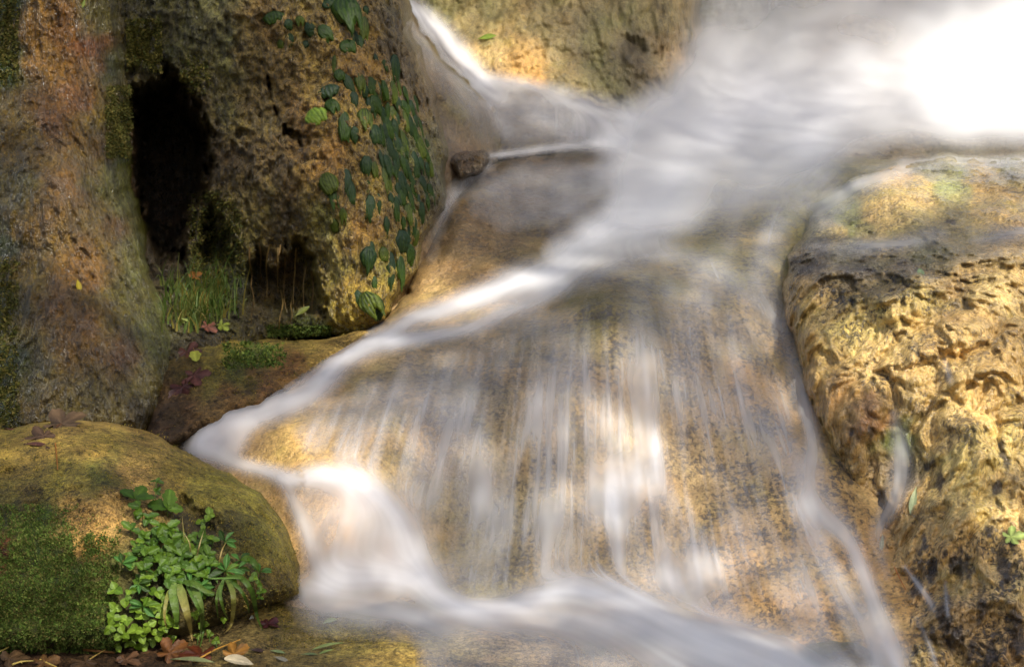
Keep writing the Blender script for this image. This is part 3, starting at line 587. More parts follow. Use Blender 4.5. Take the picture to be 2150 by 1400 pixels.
zone(pool, [(640, 1262), (900, 1270), (1200, 1260), (1500, 1320), (1780, 1420), (1780, 1520), (820, 1520), (900, 1380), (800, 1310)], [(900, 1300, .35), (1000, 1330, .22), (1050, 1380, .2), (1250, 1340, .4), (1300, 1390, .35), (1450, 1380, .45), (1600, 1400, .5)], 40)
for rb in [
    [(1878, 870, 10, .15), (1893, 950, 18, .5), (1880, 1040, 18, .45), (1842, 1120, 16, .35), (1862, 1210, 10, .15)],
    [(1700, 520, 14, .1), (1800, 520, 16, .3), (1900, 508, 16, .3), (1980, 490, 14, .15)],
    [(2040, 505, 12, .12), (2110, 492, 14, .35), (2200, 480, 14, .3)],
    [(1900, 345, 16, .35), (2000, 338, 14, .35), (2150, 336, 14, .3), (2300, 330, 14, .3)],
    [(1720, 440, 40, .3), (1800, 385, 28, .35), (1900, 350, 18, .35)],
    [(1900, 1190, 5, .3), (1945, 1250, 7, .45), (1960, 1280, 6, .2)], [(1925, 1300, 6, .2), (1950, 1350, 6, .4), (1965, 1400, 6, .3)], [(1985, 1220, 4, .3), (1990, 1290, 5, .3)], [(1985, 760, 6, .2), (1995, 800, 7, .25)]]:
    ribbon(rill, rb)

# streaks: white noise smeared along the flow
_n = np.sqrt(FLX ** 2 + FLY ** 2) + 1e-9; UX, UY = FLX / _n, FLY / _n
def lic(noise, steps, h=1.0):
    j0, i0 = np.meshgrid(np.arange(NY), np.arange(NX), indexing='ij')
    acc = noise.copy(); wsum = 1.0
    for sgn in (1, -1):
        x = i0.astype(np.float32); y = j0.astype(np.float32)
        for k in range(steps):
            xi = np.clip(x, 0, NX - 1.001); yi = np.clip(y, 0, NY - 1.001)
            a = xi.astype(int); b = yi.astype(int)
            x = xi + sgn * h * UX[b, a]; y = yi + sgn * h * UY[b, a]
            xi = np.clip(x, 0, NX - 1.001); yi = np.clip(y, 0, NY - 1.001); a = xi.astype(int); b = yi.astype(int); fx = xi - a; fy = yi - b
            v = (noise[b, a] * (1 - fx) + noise[b, a + 1] * fx) * (1 - fy) + (noise[b + 1, a] * (1 - fx) + noise[b + 1, a + 1] * fx) * fy
            wk = 0.5 + 0.5 * math.cos(math.pi * (k + 1) / (steps + 1))
            acc = acc + v * wk; wsum += wk
    acc = acc / wsum
    acc = (acc - acc.mean()) / acc.std()
    return acc
NA = gblur(RNG.normal(size=LX.shape), 0.7); NB = gblur(RNG.normal(size=LX.shape), 2.2); NC = gblur(RNG.normal(size=LX.shape), 1.2)
SA = lic(NA, 22); SB = lic(NB, 44); SC = lic(NC, 50)
patch = lic(gblur(RNG.normal(size=LX.shape), 6), 40); patch = patch / patch.std()
WARM = gblur(RNG.normal(size=LX.shape), 12); patch = 0.85 * patch + 0.22 * WARM / WARM.std()

def water_mat(name, white=0.93, trans=0.42):
    b = N(name)
    f = b.attr('Foam').outputs['Fac']
    d = b.n('BsdfDiffuse', {'Color': (white, white * 0.982, white * 0.96, 1)})
    t = b.n('BsdfTranslucent', {'Color': (white, white * 0.982, white * 0.96, 1)})
    s = b.n('MixShader', {0: trans, 1: d, 2: t})
    x = b.n('MixShader', {0: f, 1: b.n('BsdfTransparent'), 2: s})
    b.link(x, b.out.inputs[0])
    return b.m
M['foam'] = water_mat('white water')
def sheet(name, foam, off, base, parent=None):
    foam = np.clip(foam, 0, 0.985)
    keep = foam > 0.012; keep = minf(1.0 - keep, 1) < 0.5
    ys, xs = np.where(keep); sj = slice(ys.min(), ys.max() + 1); si = slice(xs.min(), xs.max() + 1)
    P = at(LX[sj, si], LY[sj, si], base[sj, si] - off)
    o = grid_mesh(name, P, keep[sj, si], M['foam'], {'Foam': (np.where(foam < 0.02, 0, foam)[sj, si], 1)}, parent=parent)
    return setp(o, kind='structure')
def part_(f, q): return 1 - (1 - np.clip(f, 0, .98)) ** q
md = lambda a, k1, k2, k3: np.clip(a * (1 + k1 * SA + k2 * SB + k3 * SC), 0, 0.985)
DF0 = gblur(gblur(minf(DWF, 3), 16), 14); DV = gblur(DF0, 8)
VERT = gblur(gblur(RNG.normal(size=LX.shape), 0.6), 0.5); VERT = sum(np.roll(VERT, k, 0) for k in range(-26, 27)); VERT /= VERT.std()
vt = sm(LX, 1420, 1560) * sm(LY, 380, 250)
falls = gblur(falls, 2.5)
sheet('waterfall', np.clip(part_(falls, .5) * (1 + .04 * VERT * vt + .012 * SA * (1 - vt)), 0, .985), 0.10, DF0)
sheet('waterfall', part_(gblur(falls, 3), .5), 0.15, DV)
sheet('waterfall', part_(gblur(falls, 7), .5), 0.22, gblur(DV, 10))
sheet('stream', md(part_(strm, .6), .07, .08, .04), 0.008, DSOFT)
sheet('stream', md(part_(gblur(strm, 2.5), .5), 0, .03, .05), 0.026, DSOFT)
cs = casc * 0.9 * np.clip(0.70 + 0.16 * SB + 0.20 * SA + 0.2 * SC + 0.36 * patch, 0.05, 2.0)
sheet('cascade_veil', part_(cs, .62), 0.007, DSOFT)
sheet('cascade_veil', part_(gblur(casc * np.clip(0.8 + 0.2 * SC + 0.4 * patch, .1, 2), 3.0), .42), 0.016, DSOFT)
sheet('pool_water', md(part_(pool, .6), .06, .07, .03), 0.008, DSOFT)
sheet('pool_water', md(part_(gblur(pool, 3), .5), 0, .03, .04), 0.03, DSOFT)
sheet('rill', rill * (1 + 0.2 * SB + 0.1 * SA), 0.006, DSOFT_A)

# ------------------------------------------------------------------ unseen tree shading the stream, its crown thinned to let set sun patches through
LIT = np.full(LX.shape, 0.10)
def lit(cx, cy, rx, ry, v, rot=0):
    c, s = math.cos(math.radians(rot)), math.sin(math.radians(rot))
    u = ((LX - cx) * c + (LY - cy) * s) / rx; q = (-(LX - cx) * s + (LY - cy) * c) / ry
    global LIT
    LIT = np.maximum(LIT, v * np.clip(1.5 - 0.95 * np.sqrt(u * u + q * q), 0, 1))
for a in [(2260, 215, 500, 150, 1), (1640, 215, 260, 70, .22), (1060, 1370, 160, 40, .4), (1400, 380, 130, 80, .35), (1130, 140, 110, 70, .85), (1030, 110, 60, 60, .8), (930, 50, 70, 60, .6), (1010, 30, 120, 50, .45),
          (1120, 580, 120, 42, 1, -15), (980, 640, 90, 36, .85, -15), (750, 735, 80, 40, .8, -25), (870, 610, 60, 60, .75), (745, 630, 75, 80, 1), (810, 520, 50, 60, .5), (720, 300, 110, 150, .5), (560, 430, 90, 90, .5), (840, 280, 60, 120, .4), (680, 540, 70, 90, .6), (540, 120, 90, 100, .25), (700, 90, 80, 80, .35),
          (620, 930, 110, 60, .85), (730, 985, 120, 55, .9), (700, 1080, 80, 80, .75), (1310, 880, 110, 100, .62), (1370, 970, 90, 100, .6), (1330, 1100, 80, 140, .4), (1440, 555, 100, 36, .5, 20), (1600, 700, 70, 60, .4), (1710, 1050, 70, 70, .8),
          (1050, 1275, 200, 34, .55), (830, 1375, 90, 34, .9), (1650, 1200, 160, 120, .45), (1850, 730, 190, 150, .9), (2000, 800, 160, 200, .8), (1910, 405, 130, 60, .95), (1780, 450, 90, 60, .5), (2110, 570, 80, 80, .8), (2080, 900, 130, 190, .8), (2110, 1230, 120, 230, 1), (1980, 1050, 100, 100, .85), (2110, 420, 70, 60, .6),
          (70, 950, 110, 50, .7), (210, 950, 130, 60, .6), (190, 1090, 70, 60, .5), (100, 1200, 130, 120, .4), (560, 1120, 60, 100, .35), (450, 1010, 90, 40, .4), (320, 1260, 120, 110, 1), (370, 1120, 120, 80, .6), (60, 110, 60, 120, .8), (120, 400, 46, 220, .75), (215, 560, 40, 180, .75), (150, 600, 140, 200, .4), (280, 620, 70, 110, .5), (170, 120, 70, 140, .55), (150, 800, 60, 110, .65), (250, 820, 60, 60, .5), (400, 640, 80, 60, .4), (560, 720, 90, 30, .5), (120, 1300, 120, 60, .35), (430, 1390, 80, 20, .6), (530, 1310, 40, 50, .5)]:
    lit(*a)
C0 = np.array([0.0, 3.7, 0.5]) + SUN * 7.0
AX = np.cross(SUN, [0, 0, 1.0]); AX /= np.linalg.norm(AX); BX = np.cross(AX, SUN)
inframe = (LX > -150) & (LX < 2300) & (LY > -150) & (LY < 1550) & (DALL < 50)
Pw = at(LX[inframe], LY[inframe], np.minimum(DALL, DSOFT)[inframe]) - C0
ca, cb = Pw @ AX, Pw @ BX
BIN = 0.025; NB_ = 240
ia = np.clip((ca / BIN + NB_ / 2).astype(int), 0, NB_ - 1); ib = np.clip((cb / BIN + NB_ / 2).astype(int), 0, NB_ - 1)
cnt = np.zeros((NB_, NB_)); sumv = np.zeros((NB_, NB_))
np.add.at(cnt, (ia, ib), 1); np.add.at(sumv, (ia, ib), LIT[inframe])
cnt2 = gblur(cnt, 1.2); R_ = np.where(cnt2 > 0.5, gblur(sumv, 1.2) / np.maximum(cnt2, 1e-6), 0.12)
NLEAF = 100000
la = RNG.uniform(-2.4, 2.4, NLEAF); lb = RNG.uniform(-2.2, 2.2, NLEAF); lh = RNG.normal(0, 0.45, NLEAF)
gv = R_[np.clip((la / BIN + NB_ / 2).astype(int), 0, NB_ - 1), np.clip((lb / BIN + NB_ / 2).astype(int), 0, NB_ - 1)]
acc = RNG.uniform(size=NLEAF) < np.clip(1.04 - 1.25 * gv, 0, 1) ** 1.3
la, lb, lh = la[acc], lb[acc], lh[acc]
ctr = C0 + la[:, None] * AX + lb[:, None] * BX + lh[:, None] * SUN
e1 = RNG.normal(size=(len(la), 3)); e1 -= (e1 @ SUN)[:, None] * SUN * 0.6; e1 /= np.linalg.norm(e1, axis=1)[:, None]
e2 = np.cross(e1, SUN + 0.5 * RNG.normal(size=(len(la), 3))); e2 /= np.linalg.norm(e2, axis=1)[:, None]
L_ = RNG.uniform(0.017, 0.030, len(la))[:, None]; W_ = L_ * 0.42
LV = np.stack([ctr - e1 * L_, ctr - e1 * L_ * 0.3 + e2 * W_, ctr + e1 * L_ * 0.4 + e2 * W_ * 0.8, ctr + e1 * L_, ctr + e1 * L_ * 0.4 - e2 * W_ * 0.8, ctr - e1 * L_ * 0.3 - e2 * W_], 1).reshape(-1, 3)
def leaf_mat(name, rough=0.4, trans=0.3, spec=0.4, bump=0.0, veins=0):
    b = N(name); c = b.attr('Col').outputs['Color']
    p = b.pos(); n1 = b.noise(p, 160, 4, 0.6); n2 = b.noise(p, 700, 2, 0.6)
    v = b.math('ADD', b.math('MULTIPLY', n1, 0.9), b.math('MULTIPLY', n2, 0.5)); v = b.math('ADD', v, 0.3)
    c2 = b.mix(1.0, c, b.n('CombineXYZ', {0: v, 1: v, 2: v}).outputs[0], 'MULTIPLY')
    bp = b.n('Bump', {'Height': n1, 'Strength': 0.5, 'Distance': 0.003})
    d = b.n('BsdfPrincipled', {'Base Color': c2, 'Roughness': rough, 'Specular IOR Level': spec, 'Normal': bp})
    t = b.n('BsdfTranslucent', {'Color': c2})
    b.link(b.n('MixShader', {0: trans, 1: d, 2: t}), b.out.inputs[0])
    return b.m
M['leaf'] = leaf_mat('leaf green', 0.4, 0.35, 0.25)
M['dead'] = leaf_mat('dead leaf', 0.4, 0.12, 0.2)
M['moss'] = leaf_mat('moss', 0.7, 0.25, 0.2)
M['frond'] = leaf_mat('wet frond', 0.4, 0.0, 0.14)
M['bark'] = rock_mat('bark', aniso=0.2, speck=0.4, rough=(0.7, 0.9), varcol=0.5, spec=0.2)
tree = bpy.data.objects.new('overhanging_tree', None); COL.objects.link(tree); tree.location = (3.6, -0.8, -0.4)
setp(tree, 'leafy tree leaning over the stream and dappling it with shade', 'tree')
def local(V, root): return np.asarray(V) - np.array(root.location)
LVl = local(LV, tree)
n6 = np.arange(len(la))[:, None] * 6
raw_mesh('crown', LVl, np.concatenate([n6 + k for k in range(6)], 1), M['leaf'], tree,
         colors=np.repeat(s2l((70, 96, 30)) * RNG.uniform(0.7, 1.3, (len(la), 1)), 6, 0))
def tube(pts, rads, seg=8):
    P = np.asarray(pts, float); V = []; F = []
    T = np.gradient(P, axis=0); T /= np.linalg.norm(T, axis=1)[:, None] + 1e-12
    for i, (p, t) in enumerate(zip(P, T)):
        u = np.cross(t, [0.3, 0.9, 0.2]); u /= np.linalg.norm(u) + 1e-9; v = np.cross(t, u)
        for k in range(seg):
            a = 2 * math.pi * k / seg; V.append(p + rads[i] * (math.cos(a) * u + math.sin(a) * v))
        if i:
            for k in range(seg):
                F.append(((i - 1) * seg + k, (i - 1) * seg + (k + 1) % seg, i * seg + (k + 1) % seg, i * seg + k))
    return V, F
def tube_many(paths, seg=7):
    V, F = [], []
    for pts, rads in paths:
        v, f = tube(pts, rads, seg); o = len(V); V += v; F += [tuple(i + o for i in q) for q in f]
    return V, F
tp = np.array([[3.6, -.8, -.5], [3.5, -.75, 1.5], [3.25, -.6, 3.2], [2.9, -.4, 4.6], C0 + [0.2, 0, .1]])
V, F = tube(local(tp, tree), [.16, .13, .11, .08, .04], 12)
bc = lambda V, c: np.tile(s2l(c), (len(V), 1))
raw_mesh('trunk', V, F, M['bark'], tree, bc(V, (96, 82, 62)))
for k in range(9):
    st = tp[3] * (1 - k / 12) + tp[4] * (k / 12)
    en = C0 + AX * RNG.uniform(-2, 2) + BX * RNG.uniform(-1.8, 1.8); md = (st + en) / 2 + RNG.normal(0, .12, 3)
    V, F = tube(local([st, md, en], tree), [.03, .018, .006], 7); raw_mesh('limb', V, F, M['bark'], tree, bc(V, (96, 82, 62)))


# ------------------------------------------------------------------ small things on the rocks
DS2 = gblur(DA, 2.0)
def surf(px, py, soft=True):
    """point and outward normal of the nearest rock under a photo position"""
    D = DS2 if soft else DA
    i = int(round((px - GX[0]) / ST)); j = int(round((py - GY[0]) / ST)); q = 4
    Pp = lambda ii, jj: at(GX[ii], GY[jj], DS2[jj, ii])
    tx = Pp(i + q, j) - Pp(i - q, j); ty = Pp(i, j + q) - Pp(i, j - q)
    n = np.cross(ty, tx); n /= np.linalg.norm(n)
    p = at(px, py, min(DA[j, i], DS2[j, i]))
    v = CAM - p; v /= np.linalg.norm(v)
    if n @ v < 0: n = -n
    return p, n
def nrm(v): return v / (np.linalg.norm(v) + 1e-12)
def pxdir(ang):       # direction in the picture plane, degrees clockwise from right (90 = down)
    a = math.radians(ang); return RGT * math.cos(a) - UPV * math.sin(a)
def frame_matrix(p, z, y):
    z = nrm(z); y = nrm(y - (y @ z) * z); x = np.cross(y, z)
    m = Matrix.Identity(4)
    for r in range(3):
        m[r][0], m[r][1], m[r][2], m[r][3] = x[r], y[r], z[r], p[r]
    return m
def place(o, p, z, y, s=1.0):
    o.matrix_world = frame_matrix(p, z, y) @ Matrix.Diagonal((s, s, s, 1)); return o
def linked(name, me, parent=None):
    o = bpy.data.objects.new(name, me); COL.objects.link(o)
    if parent: o.parent = parent
    return o

def leaf_mesh(name, prof, mat, col, col2=None, nv=10, nu=6, cup=0.12, droop=0.15, serr=0.0, nser=7, rib=0.03, tip=None, wav=0.0, seed=0):
    """leaf of length 1 along +Y from the origin, half width prof(v); real midrib fold, cup, droop"""
    r = np.random.RandomState(seed); V = []; Cc = []; F = []
    for a in range(nv + 1):
        v = a / nv; hw = prof(v)
        for b in range(nu + 1):
            u = -1 + 2 * b / nu
            e = 1 + serr * (((a * nser / nv) % 1) - 0.5) * (abs(u) > 0.7)
            x = u * hw * e
            z = cup * abs(x) * 1.2 - rib * (1 - abs(u)) * (0.4 + 0.6 * (1 - v)) - droop * v * v + wav * math.sin(v * 9 + seed + u * 2) * abs(u)
            V.append((x, v, z)); k = 1 + r.uniform(-.1, .1) + (0.35 * (1 - min(1, abs(u) * 4)))
            c = s2l(col)
            if col2 is not None: c = c * (1 - v ** 1.5) + s2l(col2) * v ** 1.5 if tip is None else (s2l(col2) if v > tip else c)
            Cc.append(np.clip(c * k, 0, 1))
    n1 = nu + 1
    for a in range(nv):
        for b in range(nu): F.append((a * n1 + b, a * n1 + b + 1, (a + 1) * n1 + b + 1, (a + 1) * n1 + b))
    o = raw_mesh(name, V, F, mat, colors=np.array(Cc), link=False); me = o.data; bpy.data.objects.remove(o); return me
ov = lambda w, p=0.9: (lambda v: w * max(0.02, math.sin(math.pi * min(1, v ** p * 0.97 + 0.03))) ** 0.75)
lanc = lambda w: (lambda v: w * max(0.015, math.sin(math.pi * v ** 1.25 * 0.985 + 0.02)))
blade = lambda w: (lambda v: w * min(1, 4 * v + 0.35) * max(0.03, (1 - v ** 2.2)))
def lobed(w):
    def f(v):
        b = math.sin(math.pi * min(1, v * 0.95 + 0.05)) ** 0.6
        return w * max(0.03, b * (0.78 + 0.3 * abs(math.sin(v * 8.2 + 0.6))))
    return f

# green fronds on the wet wall
def frond_mesh(seed, notch, cols):
    r = np.random.RandomState(seed); nv, nu = 14, 18; V = []; Cc = []; F = []
    k1, k2 = r.uniform(16, 26), r.uniform(0, 6); sk = r.uniform(-.25, .25); kp = r.uniform(0.8, 1.5)
    for a in range(nv + 1):
        v = a / nv
        for b in range(nu + 1):
            u = -1 + 2 * b / nu
            hw = 0.5 * (min(1, (v * 2.6 + 0.02)) ** 0.55) * (1 - max(0, v - 0.45) ** 1.6 * kp)
            y = -v + notch * 0.2 * v * math.sin(u * 4.2 + k2) + 0.03 * r.normal() * (v > .9)
            z = 0.24 * (max(0, 1 - u * u)) ** 0.5 * math.sin(math.pi * (0.06 + 0.80 * v)) ** 0.7 + (0.035 * math.sin(u * k1 + k2 + v) + 0.02 * r.normal()) * min(1, 3 * v) - 0.02
            if a in (0,) or b in (0, nu): z = -0.12
            if a == nv: z = 0.02
            V.append((u * hw + sk * v * v * 0.4, y, z))
            m = 0.5 + 0.5 * math.sin(u * k1 * 0.8 + k2 + 2 * v); m = np.clip(m * .6 + v * 0.5 + r.normal() * .1, 0, 1)
            Cc.append(s2l(cols[0]) * (1 - m) + s2l(cols[1]) * m)
    n1 = nu + 1
    for a in range(nv):
        for b in range(nu): F.append((a * n1 + b, (a + 1) * n1 + b, (a + 1) * n1 + b + 1, a * n1 + b + 1))
    o = raw_mesh('moss_frond', V, F, M['frond'], colors=np.clip(Cc, 0, 1), link=False); me = o.data; bpy.data.objects.remove(o); return me
FC = [((18, 34, 20), (56, 74, 22)), ((22, 40, 30), (44, 60, 18)), ((14, 28, 16), (82, 92, 30)), ((26, 42, 34), (40, 54, 20))]
FM = [frond_mesh(i, (i % 3) * .5, FC[i % 4]) for i in range(10)]
FBRIGHT = frond_mesh(40, 0.2, ((70, 92, 40), (118, 138, 46)))
FR = [(575, 36, 50, 26, 80), (606, 50, 20, 22, 60), (630, 42, 22, 18, 90), (650, 60, 28, 30, 70), (680, 68, 32, 36, 60), (608, 84, 24, 28, 90), (588, 92, 20, 18, 90), (642, 94, 16, 18, 90), (725, 24, 54, 72, 80), (692, 4, 44, 22, 50),
      (712, 47, 20, 16, 80), (768, 22, 16, 20, 80), (762, 60, 30, 54, 95), (742, 74, 28, 42, 65), (727, 97, 44, 28, 60), (752, 88, 22, 30, 90), (702, 132, 12, 32, 90), (788, 125, 11, 24, 85), (806, 136, 11, 22, 85), (828, 140, 28, 54, 90), (712, 158, 28, 26, 70),
      (732, 176, 26, 50, 60), (755, 172, 24, 38, 90), (764, 190, 20, 30, 90), (778, 180, 22, 40, 85), (790, 190, 28, 44, 85), (808, 198, 14, 24, 85), (690, 192, 42, 28, 70), (697, 224, 40, 32, 75), (664, 246, 48, 40, 55), (722, 264, 38, 64, 90),
      (745, 280, 18, 30, 85), (762, 250, 44, 46, 95), (775, 222, 24, 36, 80), (787, 220, 30, 44, 75), (800, 238, 26, 44, 75), (826, 190, 26, 44, 80), (836, 216, 20, 32, 75), (850, 226, 24, 34, 75), (786, 282, 38, 44, 85), (812, 265, 26, 44, 80),
      (828, 264, 20, 32, 80), (826, 240, 22, 38, 75), (858, 255, 22, 48, 75), (870, 276, 24, 48, 75), (848, 302, 24, 54, 80), (880, 306, 26, 54, 78), (815, 312, 26, 64, 82), (846, 336, 22, 54, 82), (870, 342, 26, 54, 82), (892, 322, 18, 36, 75),
      (770, 345, 24, 40, 85), (786, 352, 18, 32, 85), (808, 342, 20, 36, 85), (862, 388, 18, 46, 85), (884, 346, 16, 36, 80), (688, 382, 40, 42, 70), (725, 374, 30, 40, 95), (700, 408, 28, 46, 85), (735, 404, 26, 54, 88), (770, 382, 28, 76, 88),
      (777, 432, 30, 50, 90), (805, 372, 18, 44, 86), (840, 384, 30, 54, 84), (856, 410, 18, 54, 84), (795, 428, 16, 44, 88), (700, 472, 20, 26, 90), (886, 386, 22, 38, 80), (893, 418, 18, 38, 82), (888, 446, 20, 44, 85), (848, 468, 14, 30, 85),
      (870, 474, 18, 40, 88), (720, 452, 18, 32, 90), (845, 502, 56, 42, 85), (856, 530, 32, 40, 100), (775, 540, 36, 48, 90), (805, 534, 30, 34, 90), (820, 560, 28, 64, 92), (838, 562, 22, 54, 96), (780, 520, 20, 28, 90), (786, 592, 14, 26, 90),
      (752, 622, 22, 28, 80), (775, 634, 62, 50, 60), (800, 645, 32, 40, 80), (830, 440, 16, 36, 85), (812, 470, 14, 34, 88), (905, 350, 16, 34, 78), (742, 205, 18, 30, 85), (850, 195, 14, 30, 80), (864, 225, 16, 32, 78), (900, 400, 14, 30, 82), (830, 330, 16, 40, 84)]
rf = random.Random(5)
for k in range(70):
    t = rf.random(); x = 770 + 110 * t + rf.uniform(-35, 35); y = 170 + 300 * rf.random() ** .8 + 40 * t
    if x < 700 + 0.28 * y or x > 842 + 0.25 * (y - 100) * (y < 360) + 65 * (y >= 360): continue
    FR.append((x, y, rf.uniform(10, 18), rf.uniform(24, 44), rf.uniform(72, 95)))
for q, (x, y, w_, h_, ang) in enumerate(FR):
    o = linked('moss_frond', FBRIGHT if q == 29 else FM[q % 10])
    dx, dy = math.cos(math.radians(ang)), math.sin(math.radians(ang))
    p, n = surf(x - dx * h_ * .5, y - dy * h_ * .5)
    p2, n2 = surf(x, y); n = nrm(n + n2); dd = np.linalg.norm(p - CAM) / FPX
    z = nrm(n + 0.15 * nrm(CAM - p)); yv = -pxdir(ang)
    w_ *= random.uniform(.78, 1.15); h_ *= random.uniform(.85, 1.1)
    o.matrix_world = frame_matrix(p + z * 0.001, z, yv) @ Matrix.Diagonal((w_ * dd * 1.0, h_ * dd * 1.12, min(w_, h_) * dd * 1.1, 1))
    lab = 'small dark green wet frond hanging among the others on the tufa wall'
    if q == 29: lab = 'pale yellow green rounded frond, leftmost of those in the middle of the tufa wall'
    elif q == 8: lab = 'largest dark green frond at the top edge of the tufa wall'
    elif q == 80: lab = 'broad glossy green frond lowest on the sunlit foot of the tufa wall'
    elif q == 73: lab = 'wide blue green shining frond at the lower right edge of the tufa wall'
    setp(o, lab, 'frond', 'dark green fronds on the wet tufa wall')

# herbs on the boulder
G1, G2, G3, G4 = (62, 88, 24), (78, 104, 26), (98, 122, 32), (48, 70, 22)
LM = {
 'lob': [leaf_mesh('leaf', lobed(.36), M['leaf'], c, nv=16, serr=.28, nser=8, seed=i, droop=.12, cup=.25, rib=.05) for i, c in enumerate((G1, G2, G4))],
 'rnd': [leaf_mesh('leaf', ov(.48, .8), M['leaf'], c, nv=9, seed=i + 5, droop=.15, cup=.2) for i, c in enumerate((G2, G3, (116, 140, 44), G1))],
 'lan': [leaf_mesh('leaf', lanc(.19), M['leaf'], c, nv=12, seed=i + 9, droop=.2, cup=.5, rib=.05) for i, c in enumerate((G4, (70, 108, 46), G2))]}
stem_me = {}
def stem(root, a, b, r=0.0007, col=(86, 110, 46)):
    a, b = np.asarray(a), np.asarray(b); m = (a + b) / 2 + np.array([0, -.15, .2]) * np.linalg.norm(b - a)
    P = [a * (1 - t) ** 2 + 2 * m * t * (1 - t) + b * t * t for t in np.linspace(0, 1, 6)]
    V, F = tube(P, [r] * 6, 5)
    return raw_mesh('stem', V, F, M['leaf'], root, bc(V, col))
SHOOT_LABEL = {'lob': 'lobed three leaved green herb shoot growing from the hollow of the mossy boulder',
               'rnd': 'small round leaved bright green herb sprig in the clump on the mossy boulder',
               'lan': 'herb shoot with narrow pointed green leaves on the right of the boulder clump'}
def shoot(kind, x, y, size, ang=-90, n=3, label=None, lift=0.02, spread=60, shade=0):
    p, nn = surf(x, min(y + 18, 1360)); d = np.linalg.norm(p - CAM) / FPX
    tipw = surf(x, y)[0]; v = nrm(CAM - tipw); tipw = tipw + v * (lift + random.uniform(0, .012))
    root = bpy.data.objects.new('herb_shoot', None); COL.objects.link(root); root.location = p
    setp(root, label or SHOOT_LABEL[kind], 'herb', 'green herbs on the mossy boulder')
    stem(root, np.zeros(3), tipw - p)
    ms = LM[kind]
    for k in range(n):
        a = ang + (k - (n - 1) / 2) * spread + random.uniform(-12, 12)
        o = linked('leaf', ms[(k // 3 + shade + random.randrange(2)) % len(ms)], root)
        z = nrm(v * random.uniform(.55, 1.0) + np.array([0, 0, random.uniform(.2, .8)]) + RNG.normal(0, .22, 3))
        s_ = size * d * random.uniform(.7, 1.1)
        o.matrix_parent_inverse = Matrix.Translation(-Vector(p))
        o.matrix_world = Matrix.Identity(4)
        o.matrix_basis = Matrix.Translation(Vector(p)) @ (Matrix.Translation(-Vector(p)) @ (frame_matrix(tipw, z, pxdir(a)) @ Matrix.Diagonal((s_, s_, s_, 1))))
    return root
for x, y, s, a in [(328, 1010, 15, -70), (327, 1032, 14, -40), (285, 1046, 38, -60), (292, 1064, 26, 180), (352, 1066, 44, -75), (352, 1106, 34, 20), (275, 1110, 28, -70), (310, 1086, 26, 30), (300, 1078, 22, 120), (330, 1122, 26, -60), (346, 1140, 26, -30),
                   (362, 1150, 26, 40), (320, 1178, 24, -90), (336, 1188, 24, 20), (400, 1196, 30, -60), (376, 1180, 26, 90), (440, 1184, 22, -90), (300, 1150, 22, 160), (362, 1128, 24, -20), (388, 1206, 24, 150), (318, 1204, 24, 60), (350, 1215, 26, 0), (310, 1160, 28, -100), (328, 1158, 24, 40), (356, 1185, 26, -50), (380, 1160, 24, 10), (415, 1195, 26, -120), (300, 1195, 24, -60), (370, 1218, 24, 80), (428, 1210, 24, 0), (335, 1100, 22, 100)]:
    shoot('lob', x, y, s, a, 3, spread=72, label='tallest pale herb sprig at the top of the boulder clump' if (x, y) == (328, 1010) else None)
for k in range(30):
    x, y = random.uniform(262, 450), random.uniform(1120, 1240)
    if (x - 350) / 100 + (1150 - y) / 120 > 1.1: continue
    shoot('lob', x, y, random.uniform(16, 25), random.uniform(-150, 30), 3, spread=72, lift=.008)
for x, y, s in [(440, 1080, 17), (423, 1094, 13), (422, 1110, 16), (430, 1128, 18), (446, 1132, 16), (387, 1136, 20), (402, 1154, 20), (380, 1154, 20), (425, 1162, 22), (292, 1138, 14), (288, 1152, 15), (275, 1168, 16), (305, 1208, 18), (300, 1222, 16), (242, 1236, 22), (272, 1238, 20),
                (532, 1212, 14), (541, 1226, 13), (549, 1240, 12), (545, 1254, 9), (404, 1125, 13), (280, 1190, 16), (262, 1255, 18), (330, 1240, 20), (372, 1235, 18), (345, 1250, 18), (350, 1165, 18), (412, 1178, 18), (364, 1200, 18)]:
    shoot('rnd', x, y, s, random.uniform(0, 360), random.choice((2, 3, 3)), spread=110)
for x, y, s in [(238, 1296, 20), (252, 1312, 18), (266, 1302, 18), (285, 1322, 20), (312, 1312, 18), (350, 1300, 18), (332, 1330, 18), (270, 1350, 16), (300, 1358, 18), (241, 1275, 16), (255, 1332, 20), (345, 1318, 16), (365, 1310, 16), (320, 1345, 16), (245, 1355, 14), (275, 1335, 18), (360, 1340, 15), (300, 1290, 18),
                (325, 1275, 18), (350, 1275, 16), (282, 1278, 16), (410, 1290, 14), (425, 1310, 14), (440, 1330, 12), (415, 1335, 12), (470, 1300, 11), (455, 1345, 11), (230, 1320, 14), (340, 1290, 15), (295, 1335, 16), (310, 1262, 18)]:
    shoot('rnd', x, y, s, random.uniform(0, 360), 3, spread=115, lift=0.012, shade=1,
          label='yellow green low clover like sprig in sunlight at the foot of the boulder clump')
for x, y, s, a, n in [(504, 1176, 32, -80, 5), (546, 1200, 28, -60, 4), (472, 1136, 28, -60, 5), (474, 1198, 44, -90, 7), (500, 1192, 26, 20, 4), (300, 1272, 34, -90, 6), (256, 1182, 34, -60, 4), (440, 1205, 30, -50, 5), (290, 1225, 30, 60, 4), (400, 1222, 26, -20, 4), (420, 1230, 30, 20, 4)]:
    shoot('lan', x, y, s, a, n, spread=48)

